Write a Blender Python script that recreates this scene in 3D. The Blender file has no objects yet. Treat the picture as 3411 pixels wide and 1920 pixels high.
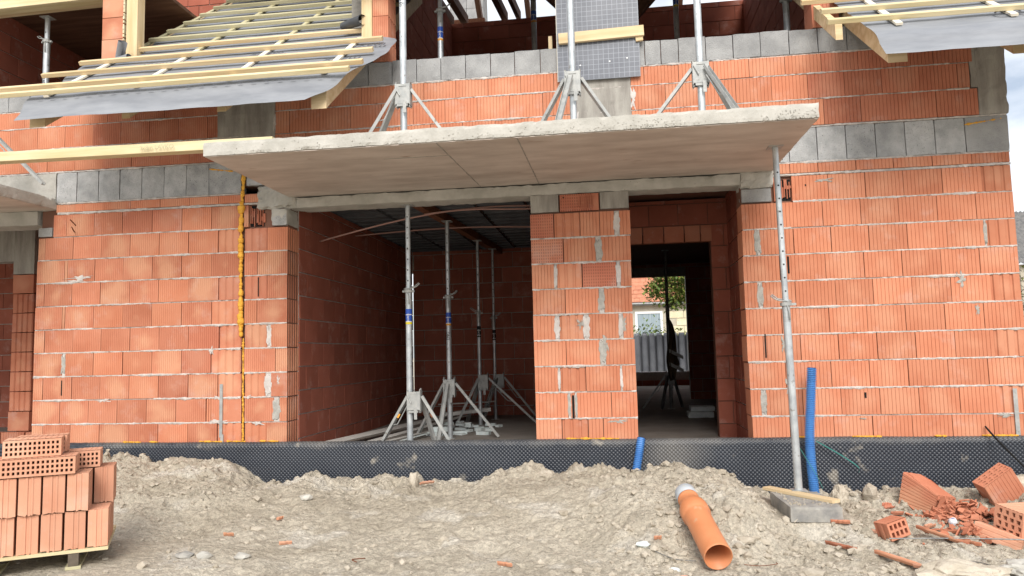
import bpy, bmesh, math, random
import numpy as np
from mathutils import Vector, Matrix, noise
rad = math.radians
scene = bpy.context.scene
COL = scene.collection

# ------------------------------------------------------------------ camera, light, exposure
cam_data = bpy.data.cameras.new('camera')
cam = bpy.data.objects.new('camera', cam_data); COL.objects.link(cam)
cam_data.sensor_width = 36.0
cam_data.lens = 36.0*2463/3411
cam_data.clip_start = 0.05
cam_data.clip_end = 3000
CP = Vector((0.7771, -7.1813, 0.8820))
yaw, pitch, roll = rad(7.7116), rad(5.0722), rad(-1.343)
cr = Vector((math.cos(yaw), math.sin(yaw), 0)); cf0 = Vector((-math.sin(yaw), math.cos(yaw), 0))
cf = cf0*math.cos(pitch)+Vector((0, 0, 1))*math.sin(pitch)
cu = Vector((0, 0, 1))*math.cos(pitch)-cf0*math.sin(pitch)
r3 = cr*math.cos(roll)+cu*math.sin(roll); u3 = cu*math.cos(roll)-cr*math.sin(roll)
mw = Matrix(((r3.x, u3.x, -cf.x, CP.x), (r3.y, u3.y, -cf.y, CP.y), (r3.z, u3.z, -cf.z, CP.z), (0, 0, 0, 1)))
cam.matrix_world = mw
scene.camera = cam

SUN_EL, SUN_AZ = 38.0, 8.0        # azimuth: degrees to the right of the facade normal, towards the camera side
sd = bpy.data.lights.new('sun', 'SUN'); sun = bpy.data.objects.new('sun', sd); COL.objects.link(sun)
sd.energy = 2.1; sd.angle = rad(30); sd.color = (1.0, 0.965, 0.91)
to_sun = Vector((math.sin(rad(SUN_AZ))*math.cos(rad(SUN_EL)), -math.cos(rad(SUN_AZ))*math.cos(rad(SUN_EL)), math.sin(rad(SUN_EL))))
sun.rotation_euler = to_sun.to_track_quat('Z', 'Y').to_euler()
sun.location = (0, -10, 12)

world = bpy.data.worlds.new('World'); scene.world = world; world.use_nodes = True
wn = world.node_tree.nodes; wl = world.node_tree.links; wn.clear()
sky = wn.new('ShaderNodeTexSky'); sky.sky_type = 'NISHITA'; sky.sun_disc = False
sky.sun_elevation = rad(SUN_EL); sky.sun_rotation = rad(180-SUN_AZ); sky.air_density = 1.0; sky.dust_density = 2.0
tc = wn.new('ShaderNodeTexCoord'); mp = wn.new('ShaderNodeMapping'); mp.inputs['Scale'].default_value = (1, 1, 2.6)
nz = wn.new('ShaderNodeTexNoise'); nz.inputs['Scale'].default_value = 2.1; nz.inputs['Detail'].default_value = 7; nz.inputs['Roughness'].default_value = .55
rp = wn.new('ShaderNodeValToRGB'); rp.color_ramp.elements[0].position = .36; rp.color_ramp.elements[1].position = .56
rp.color_ramp.elements[0].color = (.25, .25, .25, 1); rp.color_ramp.elements[1].color = (1, 1, 1, 1)
mx = wn.new('ShaderNodeMixRGB'); mx.inputs[2].default_value = (10.4, 10.6, 10.9, 1)
bg = wn.new('ShaderNodeBackground'); bg.inputs['Strength'].default_value = 0.085
wo = wn.new('ShaderNodeOutputWorld')
wl.new(tc.outputs['Generated'], mp.inputs[0]); wl.new(mp.outputs[0], nz.inputs['Vector']); wl.new(nz.outputs[0], rp.inputs[0])
wl.new(rp.outputs[0], mx.inputs[0]); wl.new(sky.outputs[0], mx.inputs[1]); wl.new(mx.outputs[0], bg.inputs[0]); wl.new(bg.outputs[0], wo.inputs[0])

scene.view_settings.view_transform = 'Standard'; scene.view_settings.look = 'None'
scene.view_settings.exposure = 0.66; scene.view_settings.gamma = 1.0
scene.view_settings.use_curve_mapping = False
scene.render.engine = 'CYCLES'
scene.cycles.max_bounces = 6; scene.cycles.diffuse_bounces = 2; scene.cycles.glossy_bounces = 2
scene.cycles.use_denoising = True

# ------------------------------------------------------------------ helpers
R = random.Random(7)

def tag(o, label=None, cat=None, group=None, kind=None):
    if label: o['label'] = label
    if cat: o['category'] = cat
    if group: o['group'] = group
    if kind: o['kind'] = kind
    return o

def empty(name, loc=(0, 0, 0), label=None, cat=None, group=None, parent=None):
    o = bpy.data.objects.new(name, None); COL.objects.link(o); o.location = loc
    o.empty_display_size = .1
    if parent: o.parent = parent
    return tag(o, label, cat, group)

class MB:
    def __init__(s): s.v = []; s.f = []; s.m = []; s.mi = 0
    def add(s, vs, fs):
        n = len(s.v); s.v += [tuple(v) for v in vs]
        for f in fs: s.f.append(tuple(i+n for i in f)); s.m.append(s.mi)
    def box(s, x0, x1, y0, y1, z0, z1, M=None):
        vs = [Vector((x, y, z)) for x in (x0, x1) for y in (y0, y1) for z in (z0, z1)]
        if M: vs = [M@v for v in vs]
        s.add(vs, [(0, 1, 3, 2), (4, 6, 7, 5), (0, 4, 5, 1), (2, 3, 7, 6), (0, 2, 6, 4), (1, 5, 7, 3)])
    def tube(s, pts, r, n=10, cap=True, close=False):
        pts = [Vector(p) for p in pts]; rs = r if isinstance(r, (list, tuple)) else [r]*len(pts)
        rings = []; up = None
        for i, p in enumerate(pts):
            t = (pts[min(i+1, len(pts)-1)]-pts[max(i-1, 0)])
            if t.length < 1e-9: t = Vector((0, 0, 1))
            t.normalize()
            if up is None:
                up = Vector((0, 0, 1)) if abs(t.z) < .9 else Vector((1, 0, 0))
            a = t.cross(up)
            if a.length < 1e-6: a = t.orthogonal()
            a.normalize(); up = a.cross(t).normalized(); b = up
            rings.append([p+a*math.cos(2*math.pi*k/n)*rs[i]+b*math.sin(2*math.pi*k/n)*rs[i] for k in range(n)])
        vs = [v for q in rings for v in q]; fs = []
        for i in range(len(pts)-1):
            for k in range(n):
                k2 = (k+1) % n; fs.append((i*n+k, i*n+k2, (i+1)*n+k2, (i+1)*n+k))
        if cap: fs.append(tuple(range(n))[::-1]); fs.append(tuple((len(pts)-1)*n+k for k in range(n)))
        s.add(vs, fs)
    def prism(s, poly, z0, z1, axis='z', M=None):
        n = len(poly)
        mk = {'z': lambda a, b, c: (a, b, c), 'y': lambda a, b, c: (a, c, b), 'x': lambda a, b, c: (c, a, b)}[axis]
        vs = [Vector(mk(a, b, z0)) for a, b in poly]+[Vector(mk(a, b, z1)) for a, b in poly]
        if M: vs = [M@v for v in vs]
        fs = [tuple(range(n))[::-1], tuple(range(n, 2*n))]+[(i, (i+1) % n, n+(i+1) % n, n+i) for i in range(n)]
        s.add(vs, fs)
    def mesh(s, name, mats, smooth=False):
        me = bpy.data.meshes.new(name); me.from_pydata(s.v, [], s.f)
        for m in (mats if isinstance(mats, (list, tuple)) else [mats]): me.materials.append(m)
        if any(s.m): me.polygons.foreach_set('material_index', s.m)
        bm = bmesh.new(); bm.from_mesh(me); bmesh.ops.recalc_face_normals(bm, faces=bm.faces); bm.to_mesh(me); bm.free()
        if smooth: me.polygons.foreach_set('use_smooth', [True]*len(me.polygons))
        return me
    def ob(s, name, mats, parent=None, smooth=False, **k):
        return link(name, s.mesh(name, mats, smooth), parent, **k)

def link(name, me, parent=None, loc=None, rot=None, **k):
    o = bpy.data.objects.new(name, me); COL.objects.link(o)
    if parent: o.parent = parent
    if loc is not None: o.location = loc
    if rot is not None: o.rotation_euler = rot
    return tag(o, **k)

def grid_mesh(name, X, Y, Z, mat, smooth=True):
    n, m = X.shape
    co = np.stack([X, Y, Z], -1).reshape(-1, 3).astype(np.float32)
    i = np.arange(n-1)[:, None]*m+np.arange(m-1)[None, :]
    q = np.stack([i, i+1, i+m+1, i+m], -1).reshape(-1, 4)
    me = bpy.data.meshes.new(name)
    me.vertices.add(len(co)); me.vertices.foreach_set('co', co.ravel())
    me.loops.add(q.size); me.loops.foreach_set('vertex_index', q.ravel().astype(np.int32))
    me.polygons.add(len(q)); me.polygons.foreach_set('loop_start', (np.arange(len(q))*4).astype(np.int32))
    me.polygons.foreach_set('loop_total', np.full(len(q), 4, np.int32))
    me.polygons.foreach_set('use_smooth', np.full(len(q), smooth))
    me.update(calc_edges=True); me.validate()
    me.materials.append(mat)
    return me

def rough_box(mb, x0, x1, y0, y1, z0, z1, step=.05, amp=.003, sc=9, chip=0.0):
    """box with subdivided faces pushed about by noise; chip rounds and breaks the edges"""
    def nn(a, b): return max(1, int(round((b-a)/step)))
    nx, ny, nz_ = nn(x0, x1), nn(y0, y1), nn(z0, z1)
    def P(x, y, z):
        v = Vector((x, y, z)); d = noise.noise_vector(v*sc)*amp+noise.noise_vector(v*sc*4)*amp*.5
        if chip:
            e = sum((abs(x-x0) < 1e-5 or abs(x-x1) < 1e-5, abs(y-y0) < 1e-5 or abs(y-y1) < 1e-5, abs(z-z0) < 1e-5 or abs(z-z1) < 1e-5))
            if e >= 2:
                c = Vector(((x0+x1)/2-x, (y0+y1)/2-y, (z0+z1)/2-z))
                c = Vector([math.copysign(1, k) if (abs(k) > 1e-5) else 0 for k in c])
                if abs(x-x0) > 1e-5 and abs(x-x1) > 1e-5: c.x = 0
                if abs(y-y0) > 1e-5 and abs(y-y1) > 1e-5: c.y = 0
                if abs(z-z0) > 1e-5 and abs(z-z1) > 1e-5: c.z = 0
                d += c*chip*(.35+max(0, noise.noise(v*14)+noise.noise(v*40)*.7)*1.6)
        return v+d
    def face(f, na, nb):
        vs = [f(i/na, j/nb) for i in range(na+1) for j in range(nb+1)]
        fs = [(i*(nb+1)+j, (i+1)*(nb+1)+j, (i+1)*(nb+1)+j+1, i*(nb+1)+j+1) for i in range(na) for j in range(nb)]
        mb.add(vs, fs)
    L = lambda a, b, t: a+(b-a)*t
    for z in (z0, z1): face(lambda s, t: P(L(x0, x1, s), L(y0, y1, t), z), nx, ny)
    for y in (y0, y1): face(lambda s, t: P(L(x0, x1, s), y, L(z0, z1, t)), nx, nz_)
    for x in (x0, x1): face(lambda s, t: P(x, L(y0, y1, s), L(z0, z1, t)), ny, nz_)

def beam(name, p0, p1, w, h, mat, parent=None, up=(0, 0, 1), bev=.003, **k):
    """timber with its length along local X"""
    p0, p1 = Vector(p0), Vector(p1); d = p1-p0; L = d.length; x = d.normalized()
    y = Vector(up).cross(x)
    if y.length < 1e-5: y = Vector((0, 1, 0))
    y.normalize(); z = x.cross(y)
    mb = MB(); b = bev
    poly = [(-w/2+b, -h/2), (w/2-b, -h/2), (w/2, -h/2+b), (w/2, h/2-b), (w/2-b, h/2), (-w/2+b, h/2), (-w/2, h/2-b), (-w/2, -h/2+b)]
    mb.prism(poly, 0, L, axis='x')
    o = mb.ob(name, mat, parent, **k)
    o.matrix_local = Matrix(((x.x, y.x, z.x, p0.x), (x.y, y.y, z.y, p0.y), (x.z, y.z, z.z, p0.z), (0, 0, 0, 1)))
    return o

# ------------------------------------------------------------------ materials
def mat(name, col, rough=.8, metal=0.0, col2=None, scale=6, detail=6, bump=0.0, bscale=None, stretch=(1, 1, 1),
        rnd=0.0, spots=None, spot_scale=20, spot_at=.62, coords='Object', attr=False, spec=.3, hue=None, ramp=(.35, .65), dist=.01):
    m = bpy.data.materials.new(name); m.use_nodes = True; nt = m.node_tree; N = nt.nodes; L = nt.links
    b = N['Principled BSDF']; b.inputs['Roughness'].default_value = rough; b.inputs['Metallic'].default_value = metal
    b.inputs['Specular IOR Level'].default_value = spec
    tc = N.new('ShaderNodeTexCoord'); mp = N.new('ShaderNodeMapping'); mp.inputs['Scale'].default_value = stretch
    L.new(tc.outputs[coords], mp.inputs[0]); vec = mp.outputs[0]
    oi = N.new('ShaderNodeObjectInfo'); rv = oi.outputs['Random']
    if attr:
        at = N.new('ShaderNodeAttribute'); at.attribute_name = 'rnd'; rv = at.outputs['Fac']
    ad = N.new('ShaderNodeVectorMath'); ad.operation = 'ADD'
    ml = N.new('ShaderNodeMath'); ml.operation = 'MULTIPLY'; ml.inputs[1].default_value = 37.0
    L.new(rv, ml.inputs[0]); L.new(vec, ad.inputs[0]); L.new(ml.outputs[0], ad.inputs[1]); vec = ad.outputs[0]
    n1 = N.new('ShaderNodeTexNoise'); n1.inputs['Scale'].default_value = scale; n1.inputs['Detail'].default_value = detail
    n1.inputs['Roughness'].default_value = .6; L.new(vec, n1.inputs['Vector'])
    cr_ = N.new('ShaderNodeValToRGB'); cr_.color_ramp.elements[0].position = ramp[0]; cr_.color_ramp.elements[1].position = ramp[1]
    cr_.color_ramp.elements[0].color = (*col, 1); cr_.color_ramp.elements[1].color = (*(col2 or col), 1)
    L.new(n1.outputs[0], cr_.inputs[0]); c = cr_.outputs[0]
    if hue:
        mh = N.new('ShaderNodeMixRGB'); mh.inputs[2].default_value = (*hue, 1)
        L.new(rv, mh.inputs[0]); L.new(c, mh.inputs[1]); c = mh.outputs[0]
    if spots:
        n2 = N.new('ShaderNodeTexNoise'); n2.inputs['Scale'].default_value = spot_scale; n2.inputs['Detail'].default_value = 4
        L.new(vec, n2.inputs['Vector'])
        r2 = N.new('ShaderNodeValToRGB'); r2.color_ramp.elements[0].position = spot_at; r2.color_ramp.elements[1].position = min(.99, spot_at+.08)
        r2.color_ramp.elements[0].color = (0, 0, 0, 1); r2.color_ramp.elements[1].color = (1, 1, 1, 1)
        L.new(n2.outputs[0], r2.inputs[0])
        m2 = N.new('ShaderNodeMixRGB'); m2.inputs[2].default_value = (*spots, 1); L.new(r2.outputs[0], m2.inputs[0]); L.new(c, m2.inputs[1]); c = m2.outputs[0]
    if rnd:
        hs = N.new('ShaderNodeHueSaturation'); mm = N.new('ShaderNodeMapRange')
        ms = N.new('ShaderNodeMath'); ms.operation = 'FRACT'; mq = N.new('ShaderNodeMath'); mq.operation = 'MULTIPLY'; mq.inputs[1].default_value = 7.31
        L.new(rv, mq.inputs[0]); L.new(mq.outputs[0], ms.inputs[0]); L.new(ms.outputs[0], mm.inputs[0])
        mm.inputs[3].default_value = 1-rnd; mm.inputs[4].default_value = 1+rnd
        L.new(mm.outputs[0], hs.inputs['Value']); L.new(c, hs.inputs['Color']); c = hs.outputs[0]
    L.new(c, b.inputs['Base Color'])
    if bump:
        n3 = N.new('ShaderNodeTexNoise'); n3.inputs['Scale'].default_value = bscale or scale*4; n3.inputs['Detail'].default_value = 8; n3.inputs['Roughness'].default_value = .65
        L.new(vec, n3.inputs['Vector'])
        bp = N.new('ShaderNodeBump'); bp.inputs['Strength'].default_value = bump; bp.inputs['Distance'].default_value = dist
        L.new(n3.outputs[0], bp.inputs['Height']); L.new(bp.outputs[0], b.inputs['Normal'])
    m['tree'] = 1
    return m

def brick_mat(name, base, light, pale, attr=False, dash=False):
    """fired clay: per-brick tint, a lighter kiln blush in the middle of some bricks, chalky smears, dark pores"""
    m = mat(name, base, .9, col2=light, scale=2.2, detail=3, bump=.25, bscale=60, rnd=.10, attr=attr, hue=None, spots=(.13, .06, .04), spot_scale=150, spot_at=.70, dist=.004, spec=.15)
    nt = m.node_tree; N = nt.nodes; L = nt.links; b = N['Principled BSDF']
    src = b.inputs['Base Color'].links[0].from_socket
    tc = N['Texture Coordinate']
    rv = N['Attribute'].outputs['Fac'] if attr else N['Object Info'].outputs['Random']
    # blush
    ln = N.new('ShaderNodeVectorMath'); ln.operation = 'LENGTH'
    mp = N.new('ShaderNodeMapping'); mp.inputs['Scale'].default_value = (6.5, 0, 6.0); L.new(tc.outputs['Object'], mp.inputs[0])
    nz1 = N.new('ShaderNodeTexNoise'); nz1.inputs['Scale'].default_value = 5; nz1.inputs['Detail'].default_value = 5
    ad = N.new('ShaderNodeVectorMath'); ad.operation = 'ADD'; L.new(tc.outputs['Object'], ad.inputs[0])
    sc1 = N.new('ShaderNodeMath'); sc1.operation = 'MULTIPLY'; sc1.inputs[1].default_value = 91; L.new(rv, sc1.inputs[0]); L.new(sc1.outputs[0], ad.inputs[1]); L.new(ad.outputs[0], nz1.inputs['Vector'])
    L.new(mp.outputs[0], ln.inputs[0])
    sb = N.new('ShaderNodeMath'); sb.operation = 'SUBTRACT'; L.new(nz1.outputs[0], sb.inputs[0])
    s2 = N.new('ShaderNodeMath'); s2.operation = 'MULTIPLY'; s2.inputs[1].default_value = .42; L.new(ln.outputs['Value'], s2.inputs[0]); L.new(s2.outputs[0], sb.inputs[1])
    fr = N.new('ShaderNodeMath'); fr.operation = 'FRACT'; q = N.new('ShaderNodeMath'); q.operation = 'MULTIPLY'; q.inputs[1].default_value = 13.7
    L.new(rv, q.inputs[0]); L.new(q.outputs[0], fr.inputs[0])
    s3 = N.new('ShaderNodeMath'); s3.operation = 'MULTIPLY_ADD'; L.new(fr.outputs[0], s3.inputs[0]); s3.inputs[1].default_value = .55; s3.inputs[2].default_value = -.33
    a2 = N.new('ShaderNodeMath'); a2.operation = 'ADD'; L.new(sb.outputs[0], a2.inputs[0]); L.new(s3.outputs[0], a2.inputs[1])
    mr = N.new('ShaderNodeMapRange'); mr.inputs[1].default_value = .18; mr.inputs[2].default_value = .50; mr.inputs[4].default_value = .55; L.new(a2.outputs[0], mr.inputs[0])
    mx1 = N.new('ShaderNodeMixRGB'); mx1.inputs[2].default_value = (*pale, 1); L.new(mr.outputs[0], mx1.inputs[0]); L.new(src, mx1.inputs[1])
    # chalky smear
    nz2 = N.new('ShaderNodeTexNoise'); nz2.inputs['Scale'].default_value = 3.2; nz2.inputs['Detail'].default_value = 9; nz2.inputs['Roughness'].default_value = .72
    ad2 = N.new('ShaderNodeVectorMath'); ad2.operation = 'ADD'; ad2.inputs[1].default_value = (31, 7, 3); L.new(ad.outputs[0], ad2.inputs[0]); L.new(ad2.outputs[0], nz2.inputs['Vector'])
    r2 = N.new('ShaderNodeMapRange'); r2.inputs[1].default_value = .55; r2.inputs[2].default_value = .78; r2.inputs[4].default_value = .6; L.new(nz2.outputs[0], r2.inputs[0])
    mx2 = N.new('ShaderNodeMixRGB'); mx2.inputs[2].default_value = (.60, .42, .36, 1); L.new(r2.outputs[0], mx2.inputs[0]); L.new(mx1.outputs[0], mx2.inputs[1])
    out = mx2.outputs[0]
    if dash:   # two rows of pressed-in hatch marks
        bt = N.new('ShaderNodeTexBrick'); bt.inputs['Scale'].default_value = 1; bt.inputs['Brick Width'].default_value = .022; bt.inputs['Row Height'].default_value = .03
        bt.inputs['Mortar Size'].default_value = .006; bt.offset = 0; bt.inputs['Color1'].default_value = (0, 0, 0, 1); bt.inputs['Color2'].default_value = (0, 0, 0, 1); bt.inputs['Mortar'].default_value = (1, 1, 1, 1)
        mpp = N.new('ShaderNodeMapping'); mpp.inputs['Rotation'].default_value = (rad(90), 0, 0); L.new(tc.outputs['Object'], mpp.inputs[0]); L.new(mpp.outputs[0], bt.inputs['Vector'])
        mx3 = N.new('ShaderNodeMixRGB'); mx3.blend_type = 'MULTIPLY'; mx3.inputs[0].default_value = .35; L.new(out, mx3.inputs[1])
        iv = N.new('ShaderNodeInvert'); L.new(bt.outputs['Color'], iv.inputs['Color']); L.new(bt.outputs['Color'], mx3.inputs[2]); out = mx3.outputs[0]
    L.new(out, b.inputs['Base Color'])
    return m

M = {}
M['brick'] = brick_mat('fired_clay', (.47, .172, .100), (.56, .232, .142), (.66, .37, .23))
M['brick_b'] = brick_mat('fired_clay_orange', (.53, .198, .112), (.59, .246, .145), (.64, .32, .20))
M['brick_c'] = brick_mat('fired_clay_red_and_eaves_shade', (.44, .155, .094), (.51, .20, .122), (.55, .26, .17))
M['brick_hatch'] = brick_mat('fired_clay_hatched', (.46, .155, .098), (.53, .20, .125), (.60, .28, .18), dash=True)
M['brick_in_shade'] = brick_mat('fired_clay_room_shade', (.30, .095, .062), (.37, .122, .080), (.42, .165, .11), attr=True)  # same clay as outside, with the shade of the rooms darkened into its colour
M['brick_pale'] = brick_mat('fired_clay_pale', (.60, .29, .185), (.66, .345, .225), (.71, .44, .31))
M['joint'] = mat('dark_joint', (.20, .10, .07), .95)
M['mortar'] = mat('mortar', (.42, .39, .36), .95, col2=(.66, .60, .56), scale=14, bump=.8, bscale=80)
M['mortar_pale'] = mat('mortar_pale', (.50, .46, .43), .95, col2=(.66, .61, .57), scale=10, bump=.8, bscale=80)
M['mortar_grey'] = mat('mortar_grey', (.33, .32, .29), .95, col2=(.46, .44, .40), scale=18, bump=.8, bscale=80)
M['cblock'] = mat('concrete_block', (.34, .345, .345), .95, col2=(.52, .52, .515), scale=7, bump=1.0, bscale=90, rnd=.10, spots=(.07, .07, .07), spot_scale=110, spot_at=.63)
M['cblock_light'] = mat('concrete_block_light', (.29, .29, .29), .95, col2=(.40, .40, .395), scale=5, bump=1.0, bscale=90, rnd=.07, spots=(.14, .14, .14), spot_scale=130, spot_at=.65)
M['concrete'] = mat('cast_concrete', (.40, .385, .345), .9, col2=(.53, .51, .465), scale=5, bump=.5, bscale=45, spots=(.20, .17, .13), spot_scale=55, spot_at=.70)
M['soffit'] = mat('formed_soffit_bounce_tint', (.45, .385, .335), .7, col2=(.61, .54, .48), scale=3.2, bump=.25, bscale=20, stretch=(.5, 1.6, 1), spots=(.38, .29, .235), spot_scale=7, spot_at=.68)  # smooth formwork finish; the warm tint also carries bounced red light
M['column'] = mat('column_concrete', (.26, .24, .215), .9, col2=(.40, .38, .34), scale=4, bump=.5, bscale=30, stretch=(3, 3, .5), spots=(.15, .14, .12), spot_scale=50, spot_at=.68)
M['foam'] = mat('expanding_foam', (.70, .33, .035), .75, col2=(.86, .47, .07), scale=25, bump=.8, bscale=60)
M['timber'] = mat('spruce', (.56, .41, .22), .75, col2=(.72, .57, .36), scale=9, detail=4, bump=.15, bscale=50, stretch=(.12, 1.6, 1.6), rnd=.08, spots=(.28, .16, .07), spot_scale=9, spot_at=.76)
M['timber_pale'] = mat('spruce_pale', (.74, .66, .52), .75, col2=(.82, .76, .64), scale=9, bump=.1, bscale=50, stretch=(.12, 1.6, 1.6), rnd=.05)
M['timber_green'] = mat('spruce_weathered', (.38, .34, .20), .8, col2=(.54, .50, .33), scale=9, bump=.15, bscale=50, stretch=(.12, 1.6, 1.6), rnd=.1)
M['timber_yellow'] = mat('spruce_yellow', (.56, .46, .25), .75, col2=(.70, .60, .39), scale=8, bump=.15, bscale=50, stretch=(.15, 1.6, 1.6), spots=(.45, .38, .20), spot_scale=6, spot_at=.66)
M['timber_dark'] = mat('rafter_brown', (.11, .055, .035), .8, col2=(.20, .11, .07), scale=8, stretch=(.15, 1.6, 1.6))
M['foil'] = mat('roofing_foil', (.19, .20, .22), .55, col2=(.27, .28, .30), scale=3.2, bump=.15, bscale=9, stretch=(.6, 2.2, 2.2), spec=.4)
M['foil_dark'] = mat('roofing_foil_dark_side', (.05, .053, .06), .5, col2=(.08, .085, .09), scale=6)
M['ink'] = mat('grey_print', (.085, .09, .105), .7)
M['ink_dark'] = mat('dark_print', (.03, .03, .03), .7)
M['steel'] = mat('galvanised_steel', (.40, .43, .45), .42, metal=.55, col2=(.58, .61, .62), scale=9, detail=8, bump=.08, bscale=60, spots=(.30, .29, .27), spot_scale=26, spot_at=.63, spec=.5)
M['steel_dusty'] = mat('dusty_steel', (.32, .33, .325), .6, metal=.35, col2=(.45, .45, .43), scale=14, detail=8, bump=.15, bscale=60, spots=(.22, .19, .15), spot_scale=30, spot_at=.66)
M['steel_dark'] = mat('dark_steel', (.16, .16, .16), .5, metal=.6, col2=(.26, .26, .25), scale=12)
M['rust_and_hole_shade'] = mat('rusty_steel_and_hole_shade', (.16, .06, .03), .8, metal=.2, col2=(.25, .11, .06), scale=20)
M['blue_print'] = mat('blue_sticker', (.03, .09, .42), .4)
M['yellow_print'] = mat('yellow_sticker', (.75, .60, .03), .4)
M['orange_print'] = mat('orange_sticker', (.80, .36, .05), .4)
M['white_print'] = mat('white_sticker', (.75, .76, .76), .5)
M['black'] = mat('hole_black', (.01, .01, .01), .9)
M['blue_pipe'] = mat('blue_drain_pipe', (.05, .19, .50), .38, col2=(.08, .25, .58), scale=7, spots=(.22, .32, .55), spot_scale=14, spot_at=.68, spec=.45)
M['orange_pipe'] = mat('orange_sewer_pipe', (.56, .205, .085), .42, col2=(.62, .25, .115), scale=4, spots=(.50, .36, .24), spot_scale=9, spot_at=.66, spec=.4, bump=.05)
M['grey_cap'] = mat('grey_plastic_cap', (.36, .39, .42), .45, col2=(.45, .47, .49), scale=6, spots=(.45, .42, .36), spot_scale=14, spot_at=.6)
M['green_strap'] = mat('green_plastic_strap', (.05, .22, .19), .35)
M['floor'] = mat('dusty_screed', (.22, .19, .165), .9, col2=(.30, .27, .24), scale=2, bump=.3, bscale=30, spots=(.40, .37, .34), spot_scale=14, spot_at=.70)
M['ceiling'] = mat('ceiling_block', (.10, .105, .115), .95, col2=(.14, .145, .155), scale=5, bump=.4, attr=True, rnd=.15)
M['polystyrene'] = mat('polystyrene', (.62, .70, .69), .8, col2=(.74, .79, .78), scale=20, bump=.3)
M['board'] = mat('white_panel', (.52, .50, .47), .7, col2=(.62, .60, .56), scale=3)
M['orange_shirt'] = mat('dark_vest_cloth', (.10, .07, .04), .9)
M['reflective'] = mat('reflective_band', (.45, .45, .44), .5)
M['cable'] = mat('clay_conduit', (.45, .26, .22), .6)
M['plaster'] = mat('old_plaster', (.42, .38, .30), .9, col2=(.54, .49, .40), scale=2.5, spots=(.30, .26, .20), spot_scale=4, spot_at=.62)
M['stoneclad'] = mat('yellow_stone_cladding', (.62, .54, .36), .9, col2=(.72, .65, .47), scale=4, rnd=.1)
M['tile'] = mat('roof_tile', (.44, .17, .10), .85, col2=(.55, .25, .15), scale=3, rnd=.18)
M['window_white'] = mat('white_window_frame', (.8, .8, .8), .5)
M['glass_dark'] = mat('window_glass', (.10, .13, .14), .15, spec=.6)
M['curtain'] = mat('blue_grey_curtain', (.22, .28, .32), .8, col2=(.35, .41, .44), scale=6, stretch=(4, 1, .2))
M['tank'] = mat('grey_tank_plastic', (.10, .105, .12), .35, col2=(.15, .155, .17), scale=3, spec=.5)
M['leaf'] = mat('leaf_green', (.06, .11, .02), .6, col2=(.12, .17, .04), scale=9)
M['leaf2'] = mat('leaf_yellow_green', (.13, .17, .03), .6, col2=(.20, .22, .05), scale=9)
M['bark'] = mat('bark', (.10, .08, .06), .9, col2=(.16, .13, .10), scale=15)
M['corrugated'] = mat('old_corrugated_roof', (.13, .13, .13), .9, col2=(.22, .21, .20), scale=5)
M['paver'] = mat('concrete_slab_grey', (.24, .235, .225), .9, col2=(.40, .38, .34), scale=9, bump=.6, bscale=60, stretch=(1, 1, 1))
M['paper'] = mat('printed_paper', (.7, .7, .72), .6, spots=(.10, .12, .3), spot_scale=60, spot_at=.55)
M['stone'] = mat('pale_stone', (.36, .34, .30), .85, col2=(.50, .48, .43), scale=8, bump=.4, rnd=.2)

# formwork panel: dark film with a printed pale grid
def grid_material():
    m = mat('gridded_film', (.085, .095, .12), .38, col2=(.12, .13, .155), scale=6, spec=.5)
    N = m.node_tree.nodes; L = m.node_tree.links; b = N['Principled BSDF']; src = b.inputs['Base Color'].links[0].from_socket
    tc = N['Texture Coordinate']; mp = N.new('ShaderNodeMapping'); mp.inputs['Rotation'].default_value = (rad(90), 0, 0)
    L.new(tc.outputs['Object'], mp.inputs[0])
    bt = N.new('ShaderNodeTexBrick'); bt.offset = 0; bt.inputs['Scale'].default_value = 1; bt.inputs['Brick Width'].default_value = .05; bt.inputs['Row Height'].default_value = .05
    bt.inputs['Mortar Size'].default_value = .0020; bt.inputs['Mortar Smooth'].default_value = 0
    bt.inputs['Color1'].default_value = (0, 0, 0, 1); bt.inputs['Color2'].default_value = (0, 0, 0, 1); bt.inputs['Mortar'].default_value = (.5, .5, .5, 1)
    L.new(mp.outputs[0], bt.inputs['Vector'])
    mx = N.new('ShaderNodeMixRGB'); mx.inputs[2].default_value = (.42, .45, .50, 1)
    L.new(bt.outputs['Color'], mx.inputs[0]); L.new(src, mx.inputs[1]); L.new(mx.outputs[0], b.inputs['Base Color'])
    return m
M['film'] = grid_material()

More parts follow.
